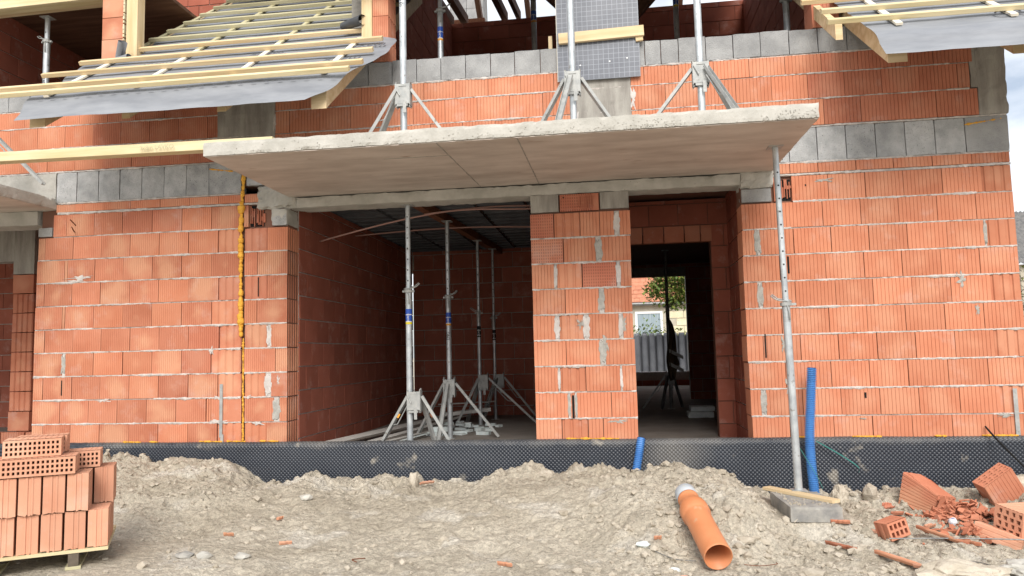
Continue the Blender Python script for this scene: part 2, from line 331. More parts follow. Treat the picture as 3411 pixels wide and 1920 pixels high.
def earth_material():
    m = mat('earth', (.46, .40, .31), .95, col2=(.61, .545, .44), scale=1.6, detail=9, bump=1.0, bscale=16, spots=(.63, .575, .485), spot_scale=2.6, spot_at=.56, dist=.05)
    N = m.node_tree.nodes; L = m.node_tree.links; b = N['Principled BSDF']; src = b.inputs['Base Color'].links[0].from_socket
    tc = N['Texture Coordinate']
    n = N.new('ShaderNodeTexNoise'); n.inputs['Scale'].default_value = 34; n.inputs['Detail'].default_value = 8; n.inputs['Roughness'].default_value = .7; L.new(tc.outputs['Object'], n.inputs['Vector'])
    r = N.new('ShaderNodeMapRange'); r.inputs[1].default_value = .38; r.inputs[2].default_value = .62; r.inputs[3].default_value = .72; r.inputs[4].default_value = 1.12; L.new(n.outputs[0], r.inputs[0])
    hs = N.new('ShaderNodeHueSaturation'); L.new(r.outputs[0], hs.inputs['Value']); L.new(src, hs.inputs['Color']); L.new(hs.outputs[0], b.inputs['Base Color'])
    # finer second bump on top of the first
    bp0 = b.inputs['Normal'].links[0].from_socket
    n2 = N.new('ShaderNodeTexNoise'); n2.inputs['Scale'].default_value = 95; n2.inputs['Detail'].default_value = 6; L.new(tc.outputs['Object'], n2.inputs['Vector'])
    bp = N.new('ShaderNodeBump'); bp.inputs['Strength'].default_value = .8; bp.inputs['Distance'].default_value = .01
    L.new(n2.outputs[0], bp.inputs['Height']); L.new(bp0, bp.inputs['Normal']); L.new(bp.outputs[0], b.inputs['Normal'])
    return m
M['earth'] = earth_material()
M['clod'] = mat('dry_clod', (.42, .365, .285), .95, col2=(.55, .49, .40), scale=12, bump=.8, bscale=60, attr=False, rnd=.1)

def dimple_material():
    m = mat('dimpled_plastic', (.017, .022, .033), .40, col2=(.026, .032, .044), scale=2, spots=(.22, .20, .17), spot_scale=5, spot_at=.66, spec=.6)
    N = m.node_tree.nodes; L = m.node_tree.links; b = N['Principled BSDF']; src = b.inputs['Base Color'].links[0].from_socket
    tc = N['Texture Coordinate']
    n = N.new('ShaderNodeTexNoise'); n.inputs['Scale'].default_value = 1.1; n.inputs['Detail'].default_value = 9; n.inputs['Roughness'].default_value = .75; L.new(tc.outputs['Object'], n.inputs['Vector'])
    sx = N.new('ShaderNodeSeparateXYZ'); L.new(tc.outputs['Object'], sx.inputs[0])
    hz = N.new('ShaderNodeMapRange'); hz.inputs[1].default_value = -.05; hz.inputs[2].default_value = .06; hz.inputs[3].default_value = 0; hz.inputs[4].default_value = .28; L.new(sx.outputs['Z'], hz.inputs[0])
    a = N.new('ShaderNodeMath'); a.operation = 'ADD'; L.new(n.outputs[0], a.inputs[0]); L.new(hz.outputs[0], a.inputs[1])
    r = N.new('ShaderNodeMapRange'); r.inputs[1].default_value = .62; r.inputs[2].default_value = 1.0; r.inputs[4].default_value = .65; L.new(a.outputs[0], r.inputs[0])
    # dried mud splash right of the short blue pipe
    dv_ = N.new('ShaderNodeVectorMath'); dv_.operation = 'DISTANCE'; dv_.inputs[1].default_value = (1.27, -.06, -.08); L.new(tc.outputs['Object'], dv_.inputs[0])
    dr = N.new('ShaderNodeMapRange'); dr.inputs[1].default_value = .10; dr.inputs[2].default_value = .42; dr.inputs[3].default_value = .62; dr.inputs[4].default_value = 0; L.new(dv_.outputs['Value'], dr.inputs[0])
    dm_ = N.new('ShaderNodeMath'); dm_.operation = 'MULTIPLY'; L.new(dr.outputs[0], dm_.inputs[0]); L.new(n.outputs[0], dm_.inputs[1])
    dx = N.new('ShaderNodeMath'); dx.operation = 'MAXIMUM'; L.new(dm_.outputs[0], dx.inputs[0]); L.new(r.outputs[0], dx.inputs[1]); r = dx
    mx = N.new('ShaderNodeMixRGB'); mx.inputs[2].default_value = (.27, .25, .22, 1); L.new(r.outputs[0], mx.inputs[0]); L.new(src, mx.inputs[1]); L.new(mx.outputs[0], b.inputs['Base Color'])
    return m
M['dimple'] = dimple_material()

# ------------------------------------------------------------------ numpy noise for the ground
def _h(i, j, s):
    v = np.sin(i*127.1+j*311.7+s*74.7)*43758.5453
    return v-np.floor(v)
def vnoise(x, y, s=0):
    i = np.floor(x); j = np.floor(y); u = x-i; v = y-j; u = u*u*(3-2*u); v = v*v*(3-2*v)
    a, b, c, d = _h(i, j, s), _h(i+1, j, s), _h(i, j+1, s), _h(i+1, j+1, s)
    return (a*(1-u)+b*u)*(1-v)+(c*(1-u)+d*u)*v
def fbm(x, y, oct=5, s=0, g=.5):
    r = 0; a = 1; t = 0
    for k in range(oct):
        r = r+a*vnoise(x*2**k+k*17.3, y*2**k-k*9.1, s+k); t += a; a *= g
    return r/t
def cells(x, y, s=0):
    i0 = np.floor(x); j0 = np.floor(y); best = np.full(x.shape, 9.); second = np.full(x.shape, 9.); hv = np.zeros(x.shape)
    for di in (-1, 0, 1):
        for dj in (-1, 0, 1):
            i = i0+di; j = j0+dj
            px = i+_h(i, j, s); py = j+_h(i, j, s+5); d = (x-px)**2+(y-py)**2
            closer = d < best
            second = np.where(closer, best, np.minimum(second, d)); hv = np.where(closer, _h(i, j, s+9), hv); best = np.where(closer, d, best)
    return np.sqrt(best), np.sqrt(second), hv
def sstep(a, b, x):
    t = np.clip((x-a)/(b-a), 0, 1); return t*t*(3-2*t)

CREST_X = [-8, -4.34, -4.14, -3.71, -3.21, -2.88, -2.67, -2.47, -2.15, -1.87, -1.67, -1.29, -1.13, -1.06, -.53, -.3, 0, .14, .58, .86, 1.29, 1.57, 1.73, 2.07, 2.3, 2.73, 2.89, 3.29, 3.61, 3.92, 4.17, 8]
CREST_Z = [-.12, -.11, -.11, -.13, -.11, -.21, -.36, -.34, -.27, -.30, -.34, -.32, -.25, -.33, -.33, -.22, -.19, -.27, -.22, -.22, -.17, -.18, -.27, -.42, -.52, -.42, -.47, -.38, -.40, -.36, -.26, -.3]
def ground_h(x, y, detail=True):
    x = np.asarray(x, float); y = np.asarray(y, float)
    crest = np.interp(x, CREST_X, CREST_Z)
    wide = np.interp(x, [-8, -4, -2.6, -1.8, -.8, 0, 1.0, 1.6, 2.1, 2.5, 8], [-.16, -.16, -.22, -.33, -.34, -.25, -.21, -.20, -.38, -.47, -.45])
    cr_ = crest+(wide-crest)*sstep(-.35, -1.1, y)
    far = np.interp(x, [-8, -3, -1, 1.4, 2.4, 8], [-.46, -.46, -.47, -.46, -.50, -.50])
    start = np.interp(x, [-8, -3, -1, .5, 1.0, 1.6, 2.2, 8], [-.7, -.6, -.5, -.9, -1.45, -1.5, -.8, -.6])
    end = np.interp(x, [-8, -3, -1, .5, 1.0, 1.6, 2.2, 8], [-1.8, -1.9, -1.7, -2.2, -2.45, -2.4, -1.6, -1.6])
    t = np.clip((start-y)/(start-end), 0, 1); t = t*t*(3-2*t)
    h = cr_+(far-cr_)*t
    # small trough right at the membrane
    h = h-.03*sstep(-.16, -.06, y)
    # level bed under the prop's slab, and under the pallet
    wgt = np.clip(1-np.maximum(np.abs(x-2.24)/.34, np.abs(y+1.05)/.46), 0, 1); wgt = np.clip(wgt*4, 0, 1)
    h = h*(1-wgt)+(-.385)*wgt
    wgt = np.clip((1-np.maximum(np.abs(x+3.0)/.9, np.abs(y+2.5)/.75))*3, 0, 1)
    h = h*(1-wgt)+(-.455)*wgt
    h = np.where(y < -3.2, h-.10*np.clip((-3.2-y)/3, 0, 1), h)
    inside = sstep(-.05, .15, y)
    h = h*(1-inside)+(-.62)*inside
    if detail:
        rough = .25+.75*np.clip(sstep(.2, 1.0, x)+sstep(-2.2, -2.9, x)*sstep(-1.6, -.9, y)+sstep(-.9, -.3, y)*.6, 0, 1)
        patch = sstep(.35, .65, fbm(x*1.3, y*1.7, 3, 41)); rough = rough*(.35+.65*patch)
        b1, b2, hv = cells(x*9+fbm(x*6, y*6, 2, 3)*1.5, y*9+fbm(x*6, y*6, 2, 8)*1.5, 1)
        c1, c2, hw = cells(x*22+fbm(x*9, y*9, 2, 5)*2, y*22, 2)
        d = (fbm(x*2.3, y*2.3, 3, 11)-.5)*.10+(fbm(x*6, y*7, 4, 14)-.5)*.06+(fbm(x*15, y*15, 4, 21)-.5)*.032
        d = d+rough*((hv-.45)*.070*sstep(.02, .25, b2-b1)+(hw-.45)*.030*sstep(.02, .3, c2-c1)+(fbm(x*30, y*30, 3, 31)-.5)*.030-.030*sstep(.10, .0, np.abs(fbm(x*7, y*7, 3, 61)-.5))*sstep(.4, .7, fbm(x*2, y*2, 2, 71)))
        d = d+(fbm(x*4.1, y*3.0, 4, 81)-.5)*.10*sstep(-1.3, -.5, y)*(.4+.6*sstep(.3, .6, fbm(x*1.1, y*0+1, 2, 83)))+np.clip(fbm(x*5.5, y*5.5, 4, 85)-.52, 0, .14)*.28*sstep(-.9, -.35, y)
        calm = 1-.8*np.clip((1-np.maximum(np.abs(x-2.24)/.42, np.abs(y+.98)/.5))*5, 0, 1)
        calm = calm*(1-.6*np.clip((1-np.maximum(np.abs(x+3.0)/1., np.abs(y+2.5)/.8))*3, 0, 1))
        h = h+d*calm*(1-inside)
    return h
def gz(x, y): return float(ground_h(np.array([x]), np.array([y]))[0])

# ------------------------------------------------------------------ ground and distant land
xs = np.concatenate([np.linspace(-400, -8, 14)[:-1], np.arange(-8, -4.6, .10), np.arange(-4.6, 4.9, .0125), np.arange(4.9, 9, .12), np.linspace(9, 400, 14)])
ys = np.concatenate([np.linspace(-300, -8, 10)[:-1], np.arange(-8, -3.0, .10), np.arange(-3.0, .0, .0115), np.arange(.0, 1, .1), np.linspace(1, 500, 22)])
XX, YY = np.meshgrid(xs, ys, indexing='ij')
ZZ = ground_h(XX, YY)
far_ = np.clip((np.maximum(np.abs(XX), np.abs(YY))-12)/20, 0, 1); ZZ = ZZ*(1-far_)+(-.62)*far_
g = link('ground', grid_mesh('ground', XX, YY, ZZ, M['earth']), kind='structure')

# loose clods and gravel, joined
def scatter(name, n, sizes, material, fn, seed):
    rr = random.Random(seed); V = []; F = []
    base = bmesh.new(); bmesh.ops.create_icosphere(base, subdivisions=1, radius=1); base.verts.ensure_lookup_table()
    bv = np.array([v.co for v in base.verts]); bf = np.array([[v.index for v in f.verts] for f in base.faces]); base.free()
    rs = np.random.RandomState(seed)
    pts = []
    while len(pts) < n:
        x = rr.uniform(-4.5, 4.8); y = rr.uniform(-3.0, -.12)
        if rr.random() < fn(x, y): pts.append((x, y))
    P_ = np.array(pts); H_ = ground_h(P_[:, 0], P_[:, 1])
    n0 = 0; vs = []; fs = []
    for k in range(n):
        s = sizes[0]*(sizes[1]/sizes[0])**(rr.random()**2.2)
        q = bv*(1+rs.uniform(-.35, .35, (len(bv), 1)))*np.array([s*rr.uniform(.7, 1.4), s*rr.uniform(.7, 1.3), s*rr.uniform(.45, .85)])
        a = rr.uniform(0, 6.28); c_, s_ = math.cos(a), math.sin(a)
        q = np.stack([q[:, 0]*c_-q[:, 1]*s_, q[:, 0]*s_+q[:, 1]*c_, q[:, 2]], 1)
        vs.append(q+[P_[k, 0], P_[k, 1], H_[k]+s*.15]); fs.append(bf+n0); n0 += len(bv)
    me = bpy.data.meshes.new(name); me.from_pydata(np.concatenate(vs).tolist(), [], np.concatenate(fs).tolist())
    me.materials.append(material)
    return me
def dens(x, y):
    d = .05+.75*float(sstep(.3, 1.1, np.array(x)))+.5*float(sstep(-2.0, -2.8, np.array(x))*sstep(-1.7, -.9, np.array(y)))
    if abs(x-2.24) < .32 and abs(y+.98) < .38: return 0
    if abs(x-1.3) < .11 and -2.5 < y < -1.65: return 0
    if x < -2.3 and y < -1.9: d *= .5
    return min(1, d)
o = link('earth_clods', scatter('earth_clods', 6500, (.005, .036), M['clod'], dens, 3)); tag(o, 'loose dry clods of pale earth strewn over the dug ground', 'earth', kind='stuff')
o = link('gravel', scatter('gravel', 500, (.004, .015), M['clod'], lambda x, y: .5, 4)); tag(o, 'small pale stones and chips scattered on the bare earth', 'gravel', kind='stuff')

# ------------------------------------------------------------------ THE HOUSE
house = empty('unfinished_house', (0, 0, 0), 'unfinished red clay block house with concrete balcony slabs and bare roof battens', 'house')

cache = {}
def brick_mesh(w, h, kind, depth, m, side=None):
    w = round(w/.004)*.004; h = round(h/.003)*.003
    key = (round(w, 3), round(h, 3), kind, depth, m.name, side)
    if key in cache: return cache[key]
    x0, x1 = -w/2, w/2; pts = []
    if kind == 'rib':
        n = max(2, int(round(w/.033))); p = w/n; g_ = .0022
        pts.append((x0, 0))
        for i in range(1, n):
            c = x0+i*p; pts += [(c-g_, 0), (c, .0052), (c+g_, 0)]
        pts.append((x1, 0))
    elif kind == 'fine':
        n = max(2, int(round(w/.0215))); p = w/n; g_ = .0022
        pts.append((x0, 0))
        for i in range(1, n):
            c = x0+i*p; pts += [(c-g_, 0), (c, .0038), (c+g_, 0)]
        pts.append((x1, 0))
    elif kind == 'flute':
        n = max(2, int(round(w/.075))); p = w/n
        for i in range(n):
            a = x0+i*p; pts += [(a, .012), (a+p*.22, .012), (a+p*.30, 0), (a+p*.86, 0), (a+p, .010)]
        pts = [pts[0]]+pts[1:]
    else:
        pts = [(x0+.003, 0), (x1-.003, 0)]
    if side == 'R':
        k = 5
        for i in range(k):
            a = depth*(i+.2)/k; b = depth*(i+.75)/k
            pts += [(x1, a), (x1-.012, a+.008), (x1-.012, b), (x1, b+.006)]
    elif side == 'L':
        pass
    pts.append((x1, depth)); pts.append((x0, depth))
    poly = []
    for p_ in pts:
        if not poly or abs(poly[-1][0]-p_[0])+abs(poly[-1][1]-p_[1]) > 1e-6: poly.append(p_)
    mb = MB(); mb.prism(poly, -h/2, h/2)
    cache[key] = mb.mesh('brick', m)
    return cache[key]

brick_count = 0
def put_brick(parent, x0, x1, z0, z1, kind='rib', m=None, depth=.10, y=0.0, gap=.0068, side=None, tilt=True):
    global brick_count
    w = x1-x0-gap
    if w < .012: return
    m = m or M['brick']
    me = brick_mesh(w, z1-z0, kind, depth, m, side)
    o = bpy.data.objects.new('brick', me); COL.objects.link(o); o.parent = parent
    o.location = ((x0+x1)/2, y+R.uniform(-.003, .003), (z0+z1)/2)
    if tilt: o.rotation_euler = (R.uniform(-.006, .006), R.uniform(-.004, .004), R.uniform(-.006, .006))
    brick_count += 1
    return o

def put_block(parent, x0, x1, z0, z1, m, y=0.0, depth=.12, name='concrete_block'):
    mb = MB(); w = x1-x0-.006; h = z1-z0
    rough_box(mb, -w/2, w/2, 0, depth, -h/2, h/2, .045, .0025, 11, chip=.002)
    o = mb.ob(name, m, parent); o.location = ((x0+x1)/2, y+R.uniform(-.003, .003), (z0+z1)/2)
    o.rotation_euler = (0, R.uniform(-.004, .004), R.uniform(-.006, .006))
    return o

# cores behind the bricks (recessed) ----------------------------------------------------------------
core = MB()
def corebox(x0, x1, z0, z1, y0=.035, y1=.27): core.box(x0+.012, x1-.012, y0, y1, z0, z1)
corebox(-5.37, -2.52, -.30, 2.62); corebox(-.004, .975, -.30, 2.44); corebox(2.02, 4.43, -.30, 2.62)
corebox(-9.0, 4.44, 2.70, 3.90)
wall = core.ob('facade_wall', M['joint'], house)

# mortar beds: a ragged squeezed-out bead per joint ---------------------------------------------------
mort = MB()
def bead(x0, x1, z, th=.012, amp=1.0, y=0.0, seed=0, mbx=None):
    mbx = mbx or mort
    n = max(2, int((x1-x0)/.011)); vs = []; fs = []
    for i in range(n+1):
        x = x0+(x1-x0)*i/n
        a = noise.noise(Vector((x*3.1, z*7, seed))); b = noise.noise(Vector((x*38, z*11, seed+4))); c = noise.noise(Vector((x*45, z*13, seed+9)))
        e = noise.noise(Vector((x*1.3+5, z*17, seed+20))); g_ = noise.noise(Vector((x*13, z*19, seed+30)))
        out = .003+.005*b+.010*a*amp+.006*e
        up = max(-.002, th/2-.002+.004*amp*b+max(0, a)*.010*amp+.004*g_); dn = max(-.003, th/2-.002+.007*amp*c+max(0, a+e*.6)*.013*amp+.006*g_)
        if e < -.28: out = -.02; up = min(up, th*.4); dn = min(dn, th*.3)
        vs += [(x, y+.012, z+th/2+.001), (x, y-max(-.010, out*.3), z+up), (x, y-max(-.010, out), z+(up-dn)*.3), (x, y-max(-.010, out*.4), z-dn), (x, y+.012, z-th/2-.001)]
    for i in range(n):
        for k in range(4): a = i*5+k; fs.append((a, a+5, a+6, a+1))
    mbx.add(vs, fs)
smear = MB(); smear_grey = MB()
def blob(mb, cx, cz, w, h, seed=0, y=0.0, th=.004, n=34, jag=.45):
    """irregular mortar smear standing slightly proud of the wall"""
    vs = []; fs = []
    for k in range(n):
        a = 2*math.pi*k/n; r = 1-jag*.5+jag*(noise.noise(Vector((math.cos(a)*2.5+seed*3.7, math.sin(a)*2.5, seed)))+.6*noise.noise(Vector((math.cos(a)*9+seed, math.sin(a)*9, seed*1.3))))
        ca, sa = math.cos(a), math.sin(a)
        e = 4; q = (abs(ca)**e+abs(sa)**e)**(-1/e)
        X_, Z_ = cx+w/2*ca*q*r, cz+h/2*sa*q*r
        vs += [(X_, y+.006, Z_), (cx+(X_-cx)*.93, y-th-.002*noise.noise(Vector((X_*50, Z_*50, 0))), cz+(Z_-cz)*.93)]
    vs.append((cx, y-th*1.6, cz)); c = len(vs)-1
    for k in range(n):
        k2 = (k+1) % n; fs += [(2*k, 2*k2, 2*k2+1, 2*k+1), (2*k+1, 2*k2+1, c)]
    mb.add(vs, fs)

LW = {0: [-5.374, -5.244, -4.927, -4.592, -4.255, -3.927, -3.597, -3.276, -3.012], 1: [-5.378, -5.054, -4.725, -4.393, -4.063, -3.734, -3.403, -3.343, -3.014],
 2: [-5.376, -5.261, -4.925, -4.598, -4.265, -3.933, -3.602, -3.276, -3.016], 3: [-5.381, (-5.042, -5.008), -4.68, -4.344, -4.012, -3.68, -3.354, -3.025],
 4: [-5.384, -5.261, -4.925, -4.597, -4.268, -3.936, -3.606, -3.267, -3.021], 5: [-5.381, -5.059, -5.029, -4.694, -4.356, -4.023, -3.689, -3.356, -3.03],
 6: [-5.379, -5.279, -4.952, -4.622, -4.284, -3.953, -3.616, -3.279, -3.03], 7: [-5.377, -5.046, -5.013, -4.693, -4.362, -4.027, -3.695, -3.36, -3.039],
 8: [-5.37, -5.288, -4.952, -4.623, -4.287, -3.954, -3.622, -3.29, -3.041], 9: [-5.198, -5.04, -4.713, -4.382, -4.038, -3.699, -3.363, -3.044]}
LM = {0: [-2.98, -2.739, -2.521], 1: [-2.982, (-2.662, -2.603), -2.522], 2: [-2.984, (-2.753, -2.696), -2.519], 3: [-2.987, -2.65, -2.52], 4: [-2.989, (-2.735, -2.703), -2.521],
 5: [-2.991, -2.853, -2.522], 6: [-2.993, -2.738, -2.523], 7: [-2.996, -2.852, -2.521], 8: [-2.998, -2.741, -2.518]}
PW = {0: [.006, .257, .509, .653, .979], 1: [.006, (.326, .344), (.392, .406), .736, .983], 2: [.006, (.237, .251), .5, (.832, .846), .979], 3: [.005, .319, (.645, .696), .979],
 4: [.004, (.221, .258), (.502, .544), (.835, .871), .97], 5: [.005, .325, (.652, .698), .97], 6: [.002, (.226, .248), .495, (.83, .861), .972], 7: [0, .321, (.637, .687), .974],
 8: [-.004, .235, .492, .681, (.824, .87), .979]}
RW = {0: [2.025, 2.36, 2.746, 3.082, 3.421, 3.759, 4.102, 4.422], 1: [2.018, (2.118, 2.158), 2.485, 2.822, 3.16, 3.494, 3.837, 4.176, 4.425], 2: [2.017, 2.349, 2.75, 3.085, 3.417, 3.757, 4.093, 4.425],
 3: [2.011, 2.16, 2.494, 2.83, 3.165, 3.497, 3.832, 4.164, 4.425], 4: [2.014, 2.338, 2.761, 3.094, 3.428, 3.762, 4.094, 4.425], 5: [2.012, (2.138, 2.177), 2.475, 2.832, 3.162, 3.5, 3.833, 4.171, 4.425],
 6: [2.011, 2.347, 2.757, 3.098, 3.429, 3.764, 4.095, 4.422], 7: [2.018, (2.14, 2.178), 2.485, 2.821, 3.157, 3.491, 3.833, (4.15, 4.168), 4.425], 8: [2.023, 2.36, 2.759, 3.097, 3.431, 3.764, 4.1, 4.422],
 9: [2.494, 2.823, 3.155, 3.489, 3.827, 4.166, 4.424]}
FLUTE = {('L', 6, 7), ('L', 5, 7), ('L', 1, 6), ('L', 3, 6), ('L', 4, 7), ('L', 0, 7), ('L', 2, 7), ('L', 8, 7), ('M', 4, 0), ('M', 6, 0), ('M', 2, 0), ('M', 8, 0), ('M', 0, 0),
         ('R', 3, 7), ('R', 5, 7), ('R', 7, 7), ('R', 9, 5), ('R', 1, 7), ('P', 2, 1), ('P', 4, 1), ('P', 6, 1), ('P', 8, 1), ('P', 0, 1)}
HATCH = {('P', 7, 0), ('P', 6, 2), ('P', 8, 0)}
REDL = {('L', 6, 7), ('L', 3, 5), ('L', 4, 5), ('L', 4, 6), ('L', 9, 3), ('L', 9, 4), ('M', 6, 0), ('M', 8, 0), ('L', 2, 5)}
def edges(js):
    out = []
    for a, b in zip(js[:-1], js[1:]):
        out.append(((a[1] if isinstance(a, tuple) else a), (b[0] if isinstance(b, tuple) else b)))
    return out
def lay(code, rows, kind, m):
    for k, js in rows.items():
        z0, z1 = k*.25+.006, k*.25+.244
        if k == 0: z0 = -.05
        if k == 9: z1 = 2.492
        E_ = edges(js)
        for i, (a, b) in enumerate(E_):
            key = (code, k, i); kd = kind; mm = m
            if key in FLUTE: kd = 'flute'
            if key in HATCH: kd = 'plain'; mm = M['brick_hatch']
            if key in REDL: mm = M['brick_c']
            elif code in 'LM' and R.random() < .22: mm = M['brick_b']
            elif code == 'P' and R.random() < .3 and key not in HATCH: mm = M['brick_b']
            dp = .10; sd_ = None
            if (code == 'M' and i == len(E_)-1): dp = .272; sd_ = 'R'
            if (code in 'RP' and i == 0) or (code == 'L' and i == 0) or (code == 'P' and i == len(E_)-1) or (code == 'R' and i == len(E_)-1): dp = .272
            put_brick(wall, a, b, z0, z1, kd, mm, dp, side=sd_)
        for j in js:
            if isinstance(j, tuple): mort.box(j[0]-.001, j[1]+.001, .004, .034, z0, z1); blob(smear_grey if k % 2 else smear, (j[0]+j[1])/2, (z0+z1)/2, (j[1]-j[0])*1.5+.012, .245, seed=k+j[0], jag=.35)
        a0 = js[0] if not isinstance(js[0], tuple) else js[0][0]
        if k > 0: bead(a0+.004, js[-1]-.004, k*.25, th=.015, seed=k+ord(code), amp=1.0 if code != 'R' else .85)
lay('L', LW, 'fine', M['brick']); lay('M', LM, 'fine', M['brick']); lay('P', PW, 'rib', M['brick_b']); lay('R', RW, 'rib', M['brick_b'])
# mortar smears seen on the wall
for (x, z, w, h) in ((-4.85, 1.80, .36, .07), (-4.55, .49, .22, .05), (-4.92, 1.765, .30, .035), (-2.84, .24, .16, .05), (-2.62, .66, .05, .16), (-2.95, .50, .10, .05), (-3.35, .98, .07, .10), (-3.28, .26, .20, .05), (-3.27, .50, .16, .04)):
    blob(smear, x, z, w, h, seed=x*7, jag=.8)
for (x, z, w, h) in ((2.78, 2.44, .22, .05), (3.93, 1.45, .10, .20), (4.04, 1.18, .05, .12), (2.385, 1.50, .05, .16), (2.35, .92, .06, .17), (2.37, .52, .06, .18), (2.40, .10, .07, .16), (4.2, .24, .16, .045), (.80, .22, .22, .05), (.47, 1.16, .10, .14), (.88, 1.15, .05, .2), (3.0, .22, .08, .02), (.70, .95, .07, .20)):
    blob(smear_grey, x, z, w, h, seed=x*5, jag=.8)

# thin course, grey concrete blocks and upper courses ------------------------------------------------
for js in ([-5.17, -4.948, -4.619, -4.291, -3.953, -3.619, -3.289, -3.035], [-3.0, -2.84]):
    for a, b in zip(js[:-1], js[1:]): put_brick(wall, a, b, 2.522, 2.606, 'fine', M['brick_b'], .10)
for js in ([2.35, 2.487], [2.487, 2.743, 3.083, 3.415, 3.754, 4.093, 4.418]):
    for a, b in zip(js[:-1], js[1:]): put_brick(wall, a, b, 2.522, 2.614, 'rib', M['brick_b'], .10)
bead(-5.15, -2.85, 2.508, th=.020, amp=1.0, seed=71); bead(2.33, 4.42, 2.508, th=.022, amp=.9, seed=72)
bead(-5.15, -3.03, 2.618, th=.018, amp=.9, seed=73); bead(2.35, 4.42, 2.622, th=.016, amp=.7, seed=74)
G1 = [-5.171, -4.931, -4.676, -4.426, -4.171, -3.913, -3.658, -3.4, -3.035]
for a, b in zip(G1[:-1], G1[1:]): put_block(wall, a, b, 2.628, 2.955, M['cblock'])
x = -5.171
mb = MB(); rough_box(mb, -7.0, -5.18, .0, .27, 2.552, 2.955, .05, .006, 7); o = mb.ob('ring_beam', M['concrete'], house)
G2 = [2.16, 2.32, 2.492, 2.748, 3.008, 3.273, 3.534, 3.794, 4.056]
for a, b in zip(G2[:-1], G2[1:]): put_block(wall, a, b, 2.632, 2.953, M['cblock'])
put_block(wall, 4.056, 4.43, 2.632, 2.957, M['cblock_light'], depth=.27)
x = -2.98; GB = []
while x < 2.1: GB.append(x); x += .259
for a, b in zip(GB[:-1], GB[1:]): put_block(wall, a, b, 2.70, 2.955, M['cblock'])
bead(-7, 4.42, 2.966, th=.016, amp=.9, seed=80)

rowC = [-5.629-.332*4]; 
def span(anchor, lo, hi, p=.3335):
    a = anchor
    while a > lo+.05: a -= p
    a += p if a < lo-.01 else 0
    js = [lo]
    while a < hi-.04:
        if a > lo+.04: js.append(a)
        a += p
    js.append(hi); return js
colL, colM, colR = (-3.307, -2.665), (.500, 1.030), (4.150, 4.45)
def course(z0, z1, anchorL, anchorM, anchorR, hiR):
    for j0, j1, anc, kd, m in ((-6.3, colL[0], anchorL, 'fine', M['brick_c']), (colL[1], colM[0], anchorM, 'rib', M['brick_b']), (colM[1], hiR, anchorR, 'rib', M['brick_c'])):
        js = span(anc, j0, j1, .333)
        for a, b in zip(js[:-1], js[1:]):
            mm = M['brick_b'] if (m is M['brick_c'] and (a < -4.9 or 1.0 < a < 2.6)) else m  # redder clay under the overhangs puts the eaves' shadow into the brick colour
            put_brick(wall, a, b, z0, z1, kd, mm, .10)
course(2.978, 3.226, -5.629, -1.66, 2.828, 4.19)
course(3.238, 3.474, -5.757, -1.507, 2.029, 4.135)
course(3.486, 3.666, -5.59, -1.724, 2.163, 4.165)
bead(-6.3, 4.12, 3.232, th=.012, amp=.9, seed=90); bead(-6.3, 4.13, 3.480, th=.012, amp=.9, seed=91); bead(-6.3, 4.42, 3.673, th=.014, amp=.9, seed=92)
G3 = [-1.65]
while G3[0] > -6.2: G3.insert(0, G3[0]-.259)
G3 += [-1.393, -1.133, -.877, -.62, -.362, -.116, .144, .40, .66, .92, 1.18, 1.335, 1.505, 1.765, 2.024, 2.281, 2.547, 2.811, 3.073, 3.335, 3.60, 3.86, 4.12]
for a, b in zip(G3[:-1], G3[1:]): put_block(wall, a, b, 3.682, 3.922+R.uniform(-.006, .006), M['cblock_light'], depth=.27)
# cast columns in the upper wall
for (a, b), z0, z1 in ((colL, 2.975, 3.675), (colM, 2.975, 3.675)):
    mb = MB(); rough_box(mb, a, b, -.004, .2, z0, z1, .04, .006, 9); mb.ob('concrete_column', M['column'], house)
mb = MB(); rough_box(mb, 4.19, 4.445, -.006, .27, 2.972, 4.05, .04, .006, 9, chip=.006); rough_box(mb, 4.14, 4.20, -.001, .2, 3.24, 4.05, .04, .006, 9); mb.ob('concrete_column', M['column'], house)
# frayed mortar along the column edges
for (x, z, w, h) in ((1.05, 3.35, .07, .28), (1.04, 3.10, .06, .2), (.49, 3.15, .05, .24), (-2.67, 3.35, .04, .2)):
    blob(smear, x, z, w, h, seed=x*3+z, jag=.7, y=-.002)

# foam joint
fm = MB()
def foam_run(pts, w, wob, seed):
    V = []; F = []
    n = 0
    for i in range(len(pts)-1):
        a, b = Vector(pts[i]), Vector(pts[i+1]); k = max(1, int((b-a).length/.014))
        for j in range(k):
            p = a.lerp(b, j/k); s_ = w*(1+wob*noise.noise(Vector((p.z*16, p.x*16, seed))))*R.uniform(.75, 1.25)
            V.append((p+Vector((noise.noise(Vector((p.z*20, 3, seed)))*w*.5, -abs(s_)*.3, 0)), s_))
    for p, s_ in V:
        M_ = Matrix.Translation(p)@Matrix.Diagonal((s_, s_*.7, s_*R.uniform(.6, 1.1), 1))
        vs = []; 
        for t in range(4):
            th = math.pi*t/3
            for q in range(6): vs.append(M_@Vector((math.sin(th)*math.cos(q*math.pi/3), math.sin(th)*math.sin(q*math.pi/3), math.cos(th))))
        fs = [(t*6+q, t*6+(q+1) % 6, (t+1)*6+(q+1) % 6, (t+1)*6+q) for t in range(3) for q in range(6)]
        fm.add(vs, fs)
foam_run([(-3.008, .004, 2.80), (-3.022, 0, 2.52)], .020, .5, 1)
foam_run([(-3.024, 0, 2.52), (-3.034, 0, 2.27)], .030, .9, 2)
foam_run([(-3.032, 0, 2.27), (-3.028, 0, 1.66), (-3.024, 0, 1.20), (-3.018, 0, 1.13)], .024, .9, 3)
foam_run([(-3.003, .012, 1.10), (-2.997, .012, .06)], .012, .5, 4)
